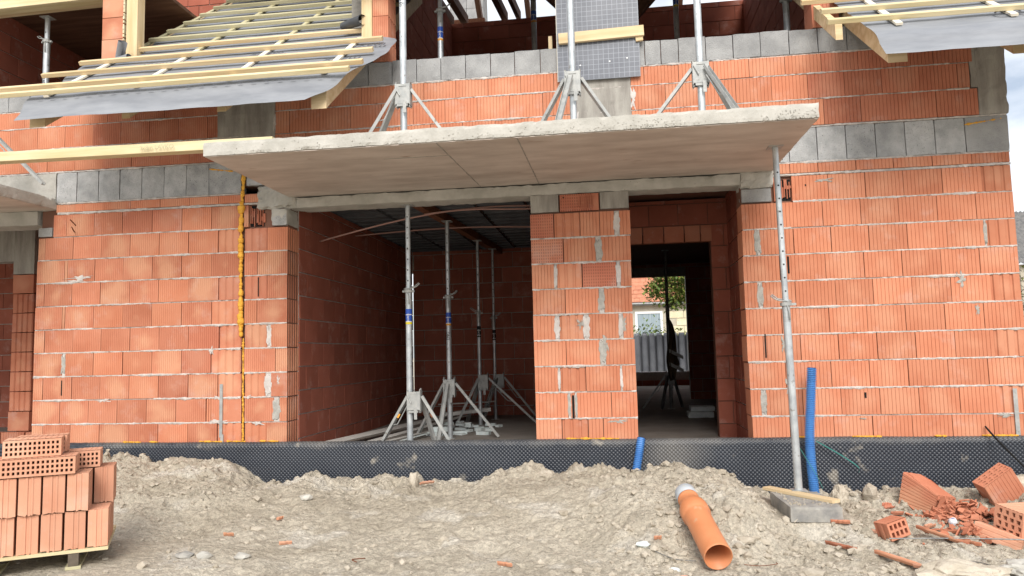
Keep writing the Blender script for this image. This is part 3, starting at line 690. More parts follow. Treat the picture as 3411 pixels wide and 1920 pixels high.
foam_run([(-3.39, .0, 2.90), (-3.12, 0, 2.86)], .010, 1.0, 6); foam_run([(4.06, 0, 2.89), (4.38, 0, 2.93)], .009, 1.0, 7)
foam_run([(-3.0, .02, 3.66), (-2.99, .015, 2.98)], .012, .6, 8)
for a, b in ((-4.3, -4.1), (-3.45, -3.2), (-3.15, -2.95), (-2.8, -2.6), (-4.0, -3.9), (2.4, 2.5), (2.9, 3.15), (3.6, 3.7), (4.0, 4.3), (.3, .8)):
    foam_run([(a, -.012, .062), (b, -.012, .058)], .011, .8, a)
fm.ob('expanding_foam', M['foam'], house, smooth=True, kind='stuff')
# grey-brown streaks at the column by the foam joint hidden behind eaves are left to the column material

# concrete corner pieces around the openings
cc = MB()
rough_box(cc, -2.86, -2.43, -.012, .26, 2.44, 2.70, .03, .018, 12, chip=.02)
rough_box(cc, -2.70, -2.525, -.008, .26, 2.27, 2.44, .03, .008, 14, chip=.006)
rough_box(cc, -2.43, 2.03, -.004, .27, 2.436, 2.546, .04, .006, 9, chip=.006)
rough_box(cc, 2.03, 2.33, -.010, .26, 2.395, 2.56, .03, .016, 12, chip=.012)
cc.ob('lintel', M['concrete'], house)
put_block(wall, 2.03, 2.31, 2.262, 2.39, M['cblock_light'], depth=.26); put_block(wall, .006, .288, 2.262, 2.436, M['column'], depth=.26)
put_block(wall, .69, .972, 2.27, 2.436, M['column'], depth=.26); put_block(wall, -2.69, -2.53, 2.262, 2.40, M['cblock'], y=-.012, depth=.26)
put_brick(wall, .295, .62, 2.262, 2.430, 'plain', M['brick_hatch']); put_brick(wall, .61, .685, 2.262, 2.43, 'plain', M['brick_c'], y=.004)
put_brick(wall, 2.33, 2.395, 2.262, 2.49, 'fine', M['brick_c'])
put_brick(wall, -3.005, -2.95, 2.262, 2.49, 'fine', M['brick']); 
put_block(wall, -5.38, -5.21, 2.262, 2.36, M['cblock_light'], depth=.26)
# smashed-open pockets: dark recess with broken clay ribs
def broken_pocket(x0, x1, z0, z1, seed):
    rr = random.Random(seed); mb = MB()
    mb.mi = 1; mb.box(x0, x1, .034, .04, z0, z1)
    mb.mi = 0
    n = max(2, int((x1-x0)/.022))
    for i in range(n):
        xa = x0+(i+.3)*(x1-x0)/n
        zt = z1-rr.uniform(0, .05); zb = z0+rr.uniform(0, .04)
        mb.box(xa, xa+.007, rr.uniform(.0, .02), .034, zb, zt)
        if rr.random() < .7: mb.box(xa, xa+.03, .02, .032, rr.uniform(zb, zt), rr.uniform(zb, zt))
    return mb.ob('broken_brick_pocket', [M['brick_c'], M['black']], house)
broken_pocket(-2.945, -2.79, 2.265, 2.49, 1); broken_pocket(.48, .635, 2.262, 2.44, 2).location.y = -.02
broken_pocket(2.395, 2.49, 2.265, 2.47, 3)

mort.ob('mortar_bed', M['mortar'], wall, kind='stuff')
smear.ob('mortar_smear', M['mortar_pale'], wall, kind='stuff'); smear_grey.ob('mortar_smear', M['mortar_grey'], wall, kind='stuff')

# balcony slabs ------------------------------------------------------------------------------------
def slab(x0, x1, name='balcony_slab'):
    mb = MB(); rough_box(mb, x0, x1, -1.62, .30, 2.556, 2.672, .03, .0035, 10, chip=.007)
    o = mb.ob(name, M['concrete'], house)
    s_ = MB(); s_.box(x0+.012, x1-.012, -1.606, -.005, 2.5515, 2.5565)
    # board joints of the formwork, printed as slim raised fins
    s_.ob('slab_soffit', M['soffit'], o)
    if x0 > -3:
        q = MB()
        for xa, ya, xb, yb, w_ in ((-.555, -1.60, -.485, -.01, .005), (.088, -1.60, .10, -.01, .005), (-1.10, -1.235, -.55, -1.225, .003)):
            n = 30
            for i in range(n):
                t0, t1 = i/n, (i+1)/n; jx = .003*noise.noise(Vector((i, xa, 0)))
                A_ = Vector((xa+(xb-xa)*t0+jx, ya+(yb-ya)*t0, 0)); B_ = Vector((xa+(xb-xa)*t1+jx, ya+(yb-ya)*t1, 0)); sd_ = (B_-A_).normalized().cross(Vector((0, 0, 1)))*w_*R.uniform(.5, 1.1)
                vs = [A_-sd_, B_-sd_, B_+sd_, A_+sd_]
                q.add([Vector((v.x, v.y, 2.5485)) for v in vs]+[Vector((v.x, v.y, 2.5520)) for v in vs], [(0, 1, 2, 3), (4, 5, 6, 7), (0, 1, 5, 4), (1, 2, 6, 5), (2, 3, 7, 6), (3, 0, 4, 7)])
        q.ob('board_seam', M['column'], o, kind='stuff')
    return o
slab(-2.515, 2.335); slab(-8.6, -5.17)
# broken gravelly edge lumps under the slab nose
eb = MB(); rr = random.Random(5)
for k in range(420):
    x_ = rr.choice([rr.uniform(-2.45, 2.3), rr.gauss(.45, .35), rr.gauss(2.2, .12), rr.gauss(1.1, .15)])
    if not -2.5 < x_ < 2.32: continue
    z_e = 2.560+rr.random()**3*.07; s_ = rr.uniform(.0015, .0045); eb.box(x_-s_, x_+s_, -1.622-s_, -1.615, z_e-s_, z_e+s_)
eb.ob('slab_edge_chips', M['concrete'], house, kind='stuff')

# piers, posts and dormer -------------------------------------------------------------------------
for k in range(7):
    z0 = 3.928+k*.247
    put_brick(wall, -4.685, -4.425, z0, z0+.24, 'plain', M['brick_pale' if k < 2 else 'brick'], .27)
    put_brick(wall, -1.60, -1.425, z0, z0+.24, 'fine', M['brick'], .27, side='R')
    if k < 4: put_brick(wall, 2.77, 3.02, z0, z0+.24, 'rib', M['brick_c'], .27)
beam('timber_post', (-4.335, .075, 3.95), (-4.335, .075, 5.9), .13, .13, M['timber'], house, up=(0, 1, 0))
beam('timber_post', (-1.665, .075, 3.95), (-1.665, .075, 5.9), .115, .12, M['timber'], house, up=(0, 1, 0))
beam('loggia_lintel', (-7.2, .06, 4.95), (-4.69, .06, 4.99), .14, .17, M['timber_yellow'], house)
beam('loggia_lintel', (-7.2, .22, 4.99), (-4.69, .22, 5.03), .10, .17, M['timber'], house)
pf = MB(); rr = random.Random(2)
for k in range(46):
    z_ = 4.0+k*.04; s_ = rr.uniform(.006, .016); pf.box(-4.425-s_, -4.425+s_*.6, .0, .06, z_, z_+rr.uniform(.02, .05))
pf.ob('pale_joint_foam', mat('pale_foam', (.62, .55, .36), .8, col2=(.72, .66, .48), scale=20), house)

# roofs -------------------------------------------------------------------------------------------
A = rad(37.34); ca, sa = math.cos(A), math.sin(A)
def rp_(x, s, off=0): return Vector((x, -1+s*ca-off*sa, 3.451+s*sa+off*ca))
def make_roof(name, xl, xr, battens, counters, rafters, foil_l, foil_r, top_s, hem, ragged):
    roof = empty(name, (0, 0, 0), parent=house)
    for (s, a, b, m) in battens: beam('batten', rp_(a, s, .032), rp_(b, s+R.uniform(-.02, .02), .032), .055, .042, m, roof, up=(0, -sa, ca))
    for (x_, s0, s1) in counters:
        mid = min(1.25, s1); beam('counter_batten', rp_(x_, s0, -.0), rp_(x_+.005, mid, -.0), .055, .022, M['timber_pale'], roof, up=(0, -sa, ca))
        if s1 > mid: beam('counter_batten', rp_(x_, mid+.005, -.0), rp_(x_+.01, s1, -.0), .055, .022, M['timber_green'], roof, up=(0, -sa, ca))
    for (x_, w_, s0, s1, dp) in rafters:
        mb = MB(); zc = -.055; dp = dp+.01
        P0 = rp_(x_, s0, zc); top0 = (P0.y, P0.z); P1 = rp_(x_, s1, zc)
        ply = [(P0.y, P0.z), (P0.y, P0.z-dp/ca), (P1.y, P1.z-dp/ca), (P1.y, P1.z)]
        mb.prism(ply, x_-w_/2, x_+w_/2, axis='x'); mb.ob('rafter', M['timber'], roof)
    # foil: follows the slope, then curls down over the eaves
    ns, nx_ = 90, 150
    S = np.concatenate([np.linspace(hem, 0, 30), np.linspace(.02, top_s, ns-30)]); T = np.linspace(0, 1, nx_)
    SS, TT = np.meshgrid(S, T, indexing='ij')
    le = np.interp(SS, foil_l[0], foil_l[1]); re_ = np.interp(SS, foil_r[0], foil_r[1])
    le = le+(fbm(SS*3, SS*0+3, 3, 3)-.5)*.10*ragged; re_ = re_+(fbm(SS*3, SS*0+8, 3, 5)-.5)*.08*ragged
    Xf = le+(re_-le)*TT
    sag = (fbm(Xf*1.8, SS*3.0, 3, 9)-.5)*.022+(fbm(Xf*5, SS*7, 3, 19)-.5)*.008
    off = -.018+sag-.0*SS
    dn = np.clip(-SS, 0, None)   # distance past the eaves
    Yf = -1+np.where(SS > 0, SS, 0)*ca-off*sa; Zf = 3.451+np.where(SS > 0, SS, 0)*sa+off*ca
    ang = A+np.minimum(dn*5.0, 1)*rad(15)
    wavy = (fbm(Xf*1.2, dn*1, 3, 29)-.5)*.10*np.clip(dn*2, 0, 1)
    Yf = Yf-dn*np.cos(ang)*1.0+wavy; Zf = Zf-dn*np.sin(ang)+wavy*.2
    # curled corner at the right end of the hem
    if ragged > .5:
        cc_ = sstep(-1.75, -1.30, Xf)*sstep(.5, -.2, SS)
        Zf = Zf+cc_*.10*np.sin(np.clip(cc_, 0, 1)*2.2); Yf = Yf+cc_*.10
    me = grid_mesh('roofing_foil', Xf, Yf, Zf, M['foil'])
    fo = link('roofing_foil', me, roof)
    return roof
bl = [(-.075, -6.6, -1.46, M['timber_yellow']), (.14, -6.6, -1.39, M['timber']), (.56, -4.89, -1.40, M['timber']), (.965, -4.73, -1.41, M['timber']), (1.375, -4.36, -1.74, M['timber'])]
for i, s in enumerate((1.82, 2.22, 2.63, 3.07, 3.5, 3.92, 4.3)): bl.append((s, -4.38+R.uniform(-.03, .04), -1.60, M['timber_green'] if i else M['timber_green']))
make_roof('left_roof', 0, 0, bl, [(-4.42, -.10, 4.3), (-3.55, -.02, 4.3), (-2.63, -.02, 4.3), (-1.72, -.03, 1.2)],
          [(-4.50, .16, -.14, 4.3, .17), (-3.60, .08, -.14, 4.3, .15), (-2.66, .085, -.14, 4.3, .15), (-1.74, .14, -.14, 4.2, .18)],
          ([-.5, 0, .3, 1.1, 1.3, 5], [-4.62, -4.62, -4.62, -4.80, -4.40, -4.40]), ([-.5, -.25, 0, .5, 1.1, 1.3, 5], [-1.95, -1.62, -1.42, -1.30, -1.28, -1.60, -1.60]), 4.35, -.40, 1.0)
make_roof('right_roof', 0, 0, [(.225, 2.66, 7.5, M['timber_yellow']), (.60, 2.70, 7.5, M['timber_yellow']), (1.0, 2.62, 7.5, M['timber']), (1.4, 2.62, 7.5, M['timber']), (1.8, 2.62, 7.5, M['timber'])],
          [(3.20, .10, 2.0), (4.08, .10, 2.0), (4.98, .1, 2)], [(3.14, .15, -.03, 2.4, .17), (4.08, .15, -.03, 2.4, .17), (5.0, .15, -.03, 2.4, .17), (2.82, .06, .45, 2.2, .10)],
          ([-.5, 0, .3, 1.1, 5], [2.97, 2.97, 2.96, 2.94, 2.94]), ([-.5, 5], [7.5, 7.5]), 2.2, -.36, .2)
# curls of dark foil at the top corners
def curl(p, d, r, L, mat_, parent, turns=.8):
    d = Vector(d).normalized(); mb = MB(); n = 18; vs = []; fs = []
    a = d.orthogonal().normalized(); b = d.cross(a)
    for i in range(7):
        for k in range(n+1):
            t = k/n*2*math.pi*turns; rr_ = r*(1-.35*k/n)*(1+.15*i/6)
            vs.append(Vector(p)+d*L*i/6+a*math.cos(t)*rr_+b*math.sin(t)*rr_)
    for i in range(6):
        for k in range(n): q = i*(n+1)+k; fs.append((q, q+1, q+n+2, q+n+1))
    mb.add(vs, fs); return mb.ob('curled_foil', mat_, parent, smooth=True)
curl((-4.44, -.06, 4.10), (.35, -.3, .55), .045, .26, M['foil'], house); curl((-4.66, -.10, 4.06), (1, -.1, .15), .05, .42, M['foil'], house, .5)
curl((-1.98, .18, 4.42), (.8, -.55, -.10), .055, .34, M['foil_dark'], house, .9)

def text(s, mat_, size, mtx, name, parent=None, flipx=False, **k):
    cu_ = bpy.data.curves.new('t', 'FONT'); cu_.body = s; cu_.size = size; cu_.extrude = .0006
    to = bpy.data.objects.new('t', cu_); COL.objects.link(to)
    bpy.context.view_layer.update()
    me = bpy.data.meshes.new_from_object(to.evaluated_get(bpy.context.evaluated_depsgraph_get())); bpy.data.objects.remove(to)
    me.materials.clear(); me.materials.append(mat_)
    o = link(name, me, parent, **k); o.matrix_local = mtx
    return o
def roof_mtx(x_, s, off, spin=math.pi):
    X_ = Vector((1, 0, 0)); Y_ = Vector((0, ca, sa)); Z_ = Vector((0, -sa, ca)); p = rp_(x_, s, off)
    B = Matrix(((X_.x, Y_.x, Z_.x, p.x), (X_.y, Y_.y, Z_.y, p.y), (X_.z, Y_.z, Z_.z, p.z), (0, 0, 0, 1)))
    return B@Matrix.Rotation(spin, 4, 'Z')
for x_, s in ((-3.55+.75, .88), (-1.75, .88), (-3.95, .80), (-1.88, .40+.03)):
    text('maxx', M['ink'], .17, roof_mtx(x_+.4, s, .006), 'foil_print', house)
text('ORZER', M['ink'], .17, roof_mtx(3.95, .12, .004, 0), 'foil_print', house)
# dashes printed along the hem
hd = MB()
for k in range(24):
    x_ = -4.5+k*.125; hd.box(x_, x_+.045, -.0008, .0008, -.004, .004)
o = hd.ob('foil_print', M['ink'], house, kind='stuff'); o.location = rp_(0, 0, -.010)+Vector((0, -.10, -.075)); o.rotation_euler = (rad(-25), 0, 0)

# inside rooms ------------------------------------------------------------------------------------
def field(name, p0, ux, L, z0, z1, bw, bh, m, seed=0, thick=.02, gapv=.008, gaph=.012, hole=None, mort_m=None, uz=(0, 0, 1)):
    """joined courses of bricks on an inner wall; p0+ux*u+z; normal is left of ux (towards viewer given)"""
    rr = random.Random(seed); ux = Vector(ux).normalized(); uz = Vector(uz); nrm = ux.cross(uz).normalized(); p0 = Vector(p0)
    mb = MB(); rnds = []; r = 0; z = z0
    while z < z1-.02:
        zt = min(z+bh, z1); off = (r % 2)*bw*.5+rr.uniform(-.02, .02); u = -off
        while u < L:
            a, b = max(0, u), min(L, u+bw)
            if b-a > .03:
                cx, cz = (a+b)/2, (z+zt)/2
                parts = [(a, b)]
                if hole:
                    h0, h1, hz0, hz1 = hole
                    if z < hz1-.02 and zt > hz0+.02:
                        parts = [(a, min(b, h0)), (max(a, h1), b)]
                for (a_, b_) in parts:
                    if b_-a_ < .02: continue
                    o_ = rr.uniform(0, .005)
                    vs = [p0+ux*(a_+gapv/2)+uz*(z+gaph/2)+nrm*o_, p0+ux*(b_-gapv/2)+uz*(z+gaph/2)+nrm*o_, p0+ux*(b_-gapv/2)+uz*(zt-gaph/2)+nrm*o_, p0+ux*(a_+gapv/2)+uz*(zt-gaph/2)+nrm*o_]
                    vb = [v-nrm*thick for v in vs]
                    mb.add(vs+vb, [(0, 1, 2, 3), (0, 4, 5, 1), (1, 5, 6, 2), (2, 6, 7, 3), (3, 7, 4, 0)]); q = rr.random(); rnds += [q]*5
            u += bw
        z = zt; r += 1
    me = bpy.data.meshes.new(name); me.from_pydata(mb.v, [], mb.f); me.materials.append(m)
    at = me.attributes.new('rnd', 'FLOAT', 'FACE'); at.data.foreach_set('value', rnds)
    return me
def inner_wall(name, p0, ux, L, z0, z1, bw=.332, bh=.25, m=None, seed=0, hole=None, thick=.15, piece='brick_course', zoff=0, jm=None):
    ux = Vector(ux).normalized(); nrm = ux.cross(Vector((0, 0, 1))); p0 = Vector(p0)
    mb = MB()
    def seg(a, b, c, d):
        if b-a < .01 or d-c < .01: return
        p = p0+ux*a; q = p0+ux*b
        f = [p-nrm*.010, q-nrm*.010, q-nrm*thick, p-nrm*thick]
        vs = [Vector((v.x, v.y, c)) for v in f]+[Vector((v.x, v.y, d)) for v in f]
        mb.add(vs, [(0, 1, 2, 3), (4, 5, 6, 7), (0, 1, 5, 4), (1, 2, 6, 5), (2, 3, 7, 6), (3, 0, 4, 7)])
    if hole: h0, h1, hz0, hz1 = hole; seg(0, h0, z0, z1); seg(h1, L, z0, z1); seg(h0, h1, hz1, z1); seg(h0, h1, z0, hz0)
    else: seg(0, L, z0, z1)
    w = mb.ob(name, jm or M['mortar_grey'], house)
    link(piece, field(piece, p0, ux, L, z0+zoff, z1, bw, bh, m or M['brick_in_shade'], seed, hole=hole), w, kind='stuff')
    return w
FZ = -.10
# room seen through the wide opening (normal is ux x z)
inner_wall('room_wall', (-2.514, .275, 0), (0, 1, 0), 4.48, FZ-.1, 2.62, m=M['brick_in_shade'], seed=1, jm=M['mortar'])
inner_wall('room_wall', (-2.5, 4.75, 0), (1, 0, 0), 3.5, FZ-.1, 2.62, seed=2)
inner_wall('room_wall', (.75, 4.75, 0), (0, -1, 0), 4.48, FZ-.1, 2.62, seed=3)
# corridor behind the door opening
inner_wall('corridor_wall', (.968, .275, 0), (0, 1, 0), 1.13, FZ-.1, 2.62, seed=4)
inner_wall('corridor_wall', (2.10, 1.40, 0), (0, -1, 0), 1.12, FZ-.1, 2.62, seed=5)
inner_wall('corridor_wall', (.9, 1.40, 0), (1, 0, 0), 1.25, FZ-.1, 2.60, seed=6, hole=(-.1, 1.01, -9, 2.20), bw=.332, jm=M['joint'])
for k, (z0, z1, js) in enumerate(((2.11, 2.292, (.95, 1.15, 1.39, 1.62, 1.80, 1.93)),)):
    for a, b in zip(js[:-1], js[1:]): put_brick(wall, a, b, z0, z1, 'plain', M['brick_c'], y=1.39)
inner_wall('middle_room_wall', (3.1, 8.0, 0), (0, -1, 0), 6.4, FZ-.1, 2.62, seed=8, m=M['brick_in_shade'])
inner_wall('middle_room_wall', (.99, 1.6, 0), (0, 1, 0), 6.4, FZ-.1, 2.62, seed=9)
inner_wall('rear_partition', (1.0, 8.0, 0), (1, 0, 0), 2.2, FZ-.1, 2.62, seed=10, hole=(-.2, 1.26, -9, 2.37))
inner_wall('rear_room_wall', (0.2, 14.0, 0), (1, 0, 0), 3.6, FZ-.1, 3.5, seed=11, hole=(.4, 2.63, .27, 3.08))
inner_wall('rear_room_wall', (3.2, 14, 0), (0, -1, 0), 5.8, FZ-.1, 3.44, seed=12)
inner_wall('rear_room_wall', (0.3, 8.2, 0), (0, 1, 0), 5.8, FZ-.1, 3.44, seed=13)
mb = MB(); mb.box(.4, 3.0, 13.93, 14.12, .262, .285); mb.ob('window_sill', M['white_print'], house)
fl = MB(); fl.box(-16, 4.4, .03, 14.1, FZ-.18, FZ); fl.ob('floor_slab', M['floor'], house)
ce = MB(); ce.box(-16, 4.4, .275, 8.15, 2.632, 2.68); ce.box(-1, 4.4, 8.0, 14.1, 3.45, 3.5); co_ = ce.ob('ceiling_slab', M['joint'], house)
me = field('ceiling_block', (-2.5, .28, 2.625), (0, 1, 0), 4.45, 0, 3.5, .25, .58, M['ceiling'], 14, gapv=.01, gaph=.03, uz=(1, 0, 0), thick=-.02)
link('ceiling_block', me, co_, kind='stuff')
# timber spreader beam on the room's props, and conduits
beam('spreader_beam', (-1.32, .45, 2.555), (-1.02, 4.65, 2.555), .10, .10, M['rust_and_hole_shade'], house)
def polyline(fn, n): return [fn(i/(n-1)) for i in range(n)]
cb = MB()
cb.tube(polyline(lambda t: (-2.48+2.55*t, .75, 2.20+.30*math.sin(t*math.pi*.62)), 24), .010, 7)
cb.tube(polyline(lambda t: (-1.25+1.35*t, .70, 2.44+.02*math.sin(t*5)+.03*t), 16), .010, 7)
cb.tube(polyline(lambda t: (-2.48+2.9*t, 1.9, 2.44+.06*math.sin(t*math.pi)-.03*t), 20), .010, 7)
cb.ob('conduit', M['cable'], house, smooth=True)
# left opening: inner pier and back wall
inner_wall('left_room_wall', (-16.0, 3.6, 0), (1, 0, 0), 10.6, FZ-.1, 2.62, seed=20)
inner_wall('left_room_wall', (-5.40, 3.6, 0), (0, -1, 0), 3.3, FZ-.1, 2.62, seed=21)
for k in range(8):
    z0 = .07+k*.245; put_brick(wall, -6.74, -6.44, z0, z0+.235, 'flute' if k > 0 and k < 7 else 'plain', M['brick_c' if k > 4 else 'brick'], .12, y=1.2)
put_block(wall, -6.74, -6.44, 2.03, 2.60, M['column'], y=1.2)
pc = MB(); pc.box(-6.43, -6.25, 1.26, 1.5, -.1, 2.62); pc.box(-6.72, -6.46, 1.32, 1.5, -.1, 2.62); pc.ob('pier_core', M['brick_in_shade'], house)
for k in range(6): put_brick(wall, -7.4+k*.332, -7.08+k*.332, -.17, .06, 'rib', M['brick_c'], .1, y=1.1)
lb = MB(); rough_box(lb, -9, -5.39, 0, .27, 2.40, 2.55, .06, .006, 9); lb.ob('lintel', M['concrete'], house)
lb = MB(); lb.box(-9, -6.44, 1.22, 1.4, 2.20, 2.6); lb.ob('inner_lintel', M['column'], house)

# upper storey --------------------------------------------------------------------------------------
UF = 2.86
up = MB(); up.box(-9, 4.4, .275, 9, UF-.1, UF); up.ob('upper_floor', M['floor'], house)
inner_wall('attic_wall', (-1.85, 4.8, 0), (1, 0, 0), 5.0, UF, 6.53, bw=.53, bh=.2405, seed=30, m=M['brick_in_shade'], zoff=-.03, jm=M['joint'])
inner_wall('attic_wall', (-1.78, .30, 0), (0, 1, 0), 4.5, UF, 6.5, seed=31)
inner_wall('attic_wall', (3.05, 4.8, 0), (0, -1, 0), 4.5, UF, 6.5, seed=32)
inner_wall('loggia_wall', (-6.7, .3, 0), (0, 1, 0), 2.2, UF, 6.3, seed=33, bh=.245)
inner_wall('loggia_wall', (-6.7, 2.5, 0), (1, 0, 0), 4.8, UF, 6.3, seed=34, bh=.245)
ac = MB(); ac.box(-7.4, -4.44, .15, 2.7, 5.30, 5.34); ac.box(-4.44, -1.85, 1.1, 2.7, 6.32, 6.36); ac.box(-9, -6.85, -.1, .3, 3.9, 6.3); ac.add([(-1.9, -.25, 4.80), (3.1, -.25, 4.80), (3.1, 4.6, 7.65), (-1.9, 4.6, 7.65), (-1.9, -.25, 4.84), (3.1, -.25, 4.84), (3.1, 4.6, 7.69), (-1.9, 4.6, 7.69)], [(0, 1, 2, 3), (4, 5, 6, 7), (0, 1, 5, 4), (1, 2, 6, 5), (2, 3, 7, 6), (3, 0, 4, 7)]); ac.ob('unseen_roof_cover', M['timber_dark'], house)  # unseen covers, added and shaped to keep skylight off attic and loggia walls
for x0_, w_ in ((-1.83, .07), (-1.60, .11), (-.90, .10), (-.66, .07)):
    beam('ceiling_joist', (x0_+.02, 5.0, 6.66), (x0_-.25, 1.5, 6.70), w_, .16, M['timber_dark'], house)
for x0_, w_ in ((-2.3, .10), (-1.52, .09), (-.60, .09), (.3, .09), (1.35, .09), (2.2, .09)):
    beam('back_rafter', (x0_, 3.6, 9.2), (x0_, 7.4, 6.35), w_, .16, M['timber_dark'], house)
beam('purlin', (-2.8, 5.4, 6.80), (-1.30, 5.4, 6.80), .1, .12, M['rust_and_hole_shade'], house)
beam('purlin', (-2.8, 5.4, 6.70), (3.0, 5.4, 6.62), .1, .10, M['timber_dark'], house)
for sx, x0_ in ((1, .02), (-1, 1.62)): beam('diagonal_brace', (x0_, 2.6, 5.9), (x0_+sx*.75, 2.6, 5.1), .12, .22, M['timber_dark'], house)
ch = MB(); rr = random.Random(3)
for k in range(4):
    for j in range(2): ch.box(-2.72+j*.40, -2.33+j*.40, 9, 9.6, 8.60+k*.25, 8.843+k*.25)
ch.ob('chimney', M['cblock_light'], house)
gb = MB(); gb.prism([(-2.62, 7.2), (-2.36, 7.2), (-2.46, 7.72), (-2.56, 7.72)], 6, 6.2, axis='y'); gb.ob('gable_brickwork', M['brick_c'], house)
beam('eaves_block', (.24, .2, 3.95), (.24, .2, 4.12), .10, .04, M['timber'], house)

# metal strips and rods on the wall
st = MB(); st.box(-3.245, -3.212, -.014, -.010, .10, .64); st.box(-3.232, -3.200, -.013, -.009, .05, .13); st.ob('flat_steel_strip', M['steel_dusty'], house)
st = MB(); st.box(4.275, 4.31, -.012, -.008, .06, .47); st.ob('flat_steel_strip', M['steel_dusty'], house)
nl = MB(); nl.tube([(-4.945, 0, 2.30), (-4.90, -.10, 2.335)], .007, 6); nl.tube([(-4.93, 0, 2.37), (-4.935, -.08, 2.42)], .006, 6); nl.ob('protruding_bolt', M['rust_and_hole_shade'], house)
# dark knock-outs in single bricks
kn = MB()
for x_, z_, w_, h_ in ((3.035, .43, .018, .05), (2.62, 2.40, .012, .018), (.335, 2.40, .012, .012), (-2.985, .6, .006, .1), (.372, .36, .022, .22), (2.425, 1.65, .016, .16), (-5.04, .63, .012, .16), (-2.838, 1.63, .01, .2), (2.18, .9, .012, .22)):
    kn.box(x_-w_/2, x_+w_/2, -.004, .004, z_-h_/2, z_+h_/2)
kn.ob('knocked_hole', M['black'], house)

# ------------------------------------------------------------------ dimpled membrane
mx0, mx1 = -7.0, 4.9
u = np.arange(mx0, -4.7, .03); u = np.concatenate([u, np.arange(-4.7, 4.9, .0062)]); v = np.arange(0, .98, .0062)   # v: distance down from the top edge
UU, VV = np.meshgrid(u, v, indexing='ij')
rsh = .055; arc = rsh*math.pi/2
tt = np.clip(VV/arc, 0, 1)*math.pi/2
Yb = -.002-rsh*np.sin(tt); Zb = .058-rsh*(1-np.cos(tt))-np.clip(VV-arc, 0, None)
ny = -np.sin(tt); nzv = np.cos(tt)
row = np.round(VV/.0185); fx = UU/.037+(row % 2)*.5; du = (fx-np.round(fx))*.037; dv = VV-row*.0185
dd = np.sqrt(du**2+(dv*1.15)**2)
dent = -.0085*(1-sstep(.0045, .0115, dd))
wav = (fbm(UU*1.3, VV*1.5, 3, 51)-.5)*.035*np.clip(VV*4, 0, 1)+(fbm(UU*.9, VV*0+2, 2, 55)-.5)*.02*(1-np.clip(VV*3, 0, 1))
dent = dent*np.clip(1.3-.2, 0, 1)
Yf = Yb+ny*(dent)-wav-.012*0; Zf = Zb+nzv*dent+(fbm(UU*1.1, VV*0, 3, 61)-.5)*.016*np.clip(1-VV*5, 0, 1)
dm = link('dimpled_membrane', grid_mesh('dimpled_membrane', UU, Yf, Zf, M['dimple']))
tag(dm, 'long black dimpled drainage membrane along the foot of the brick wall', 'membrane')

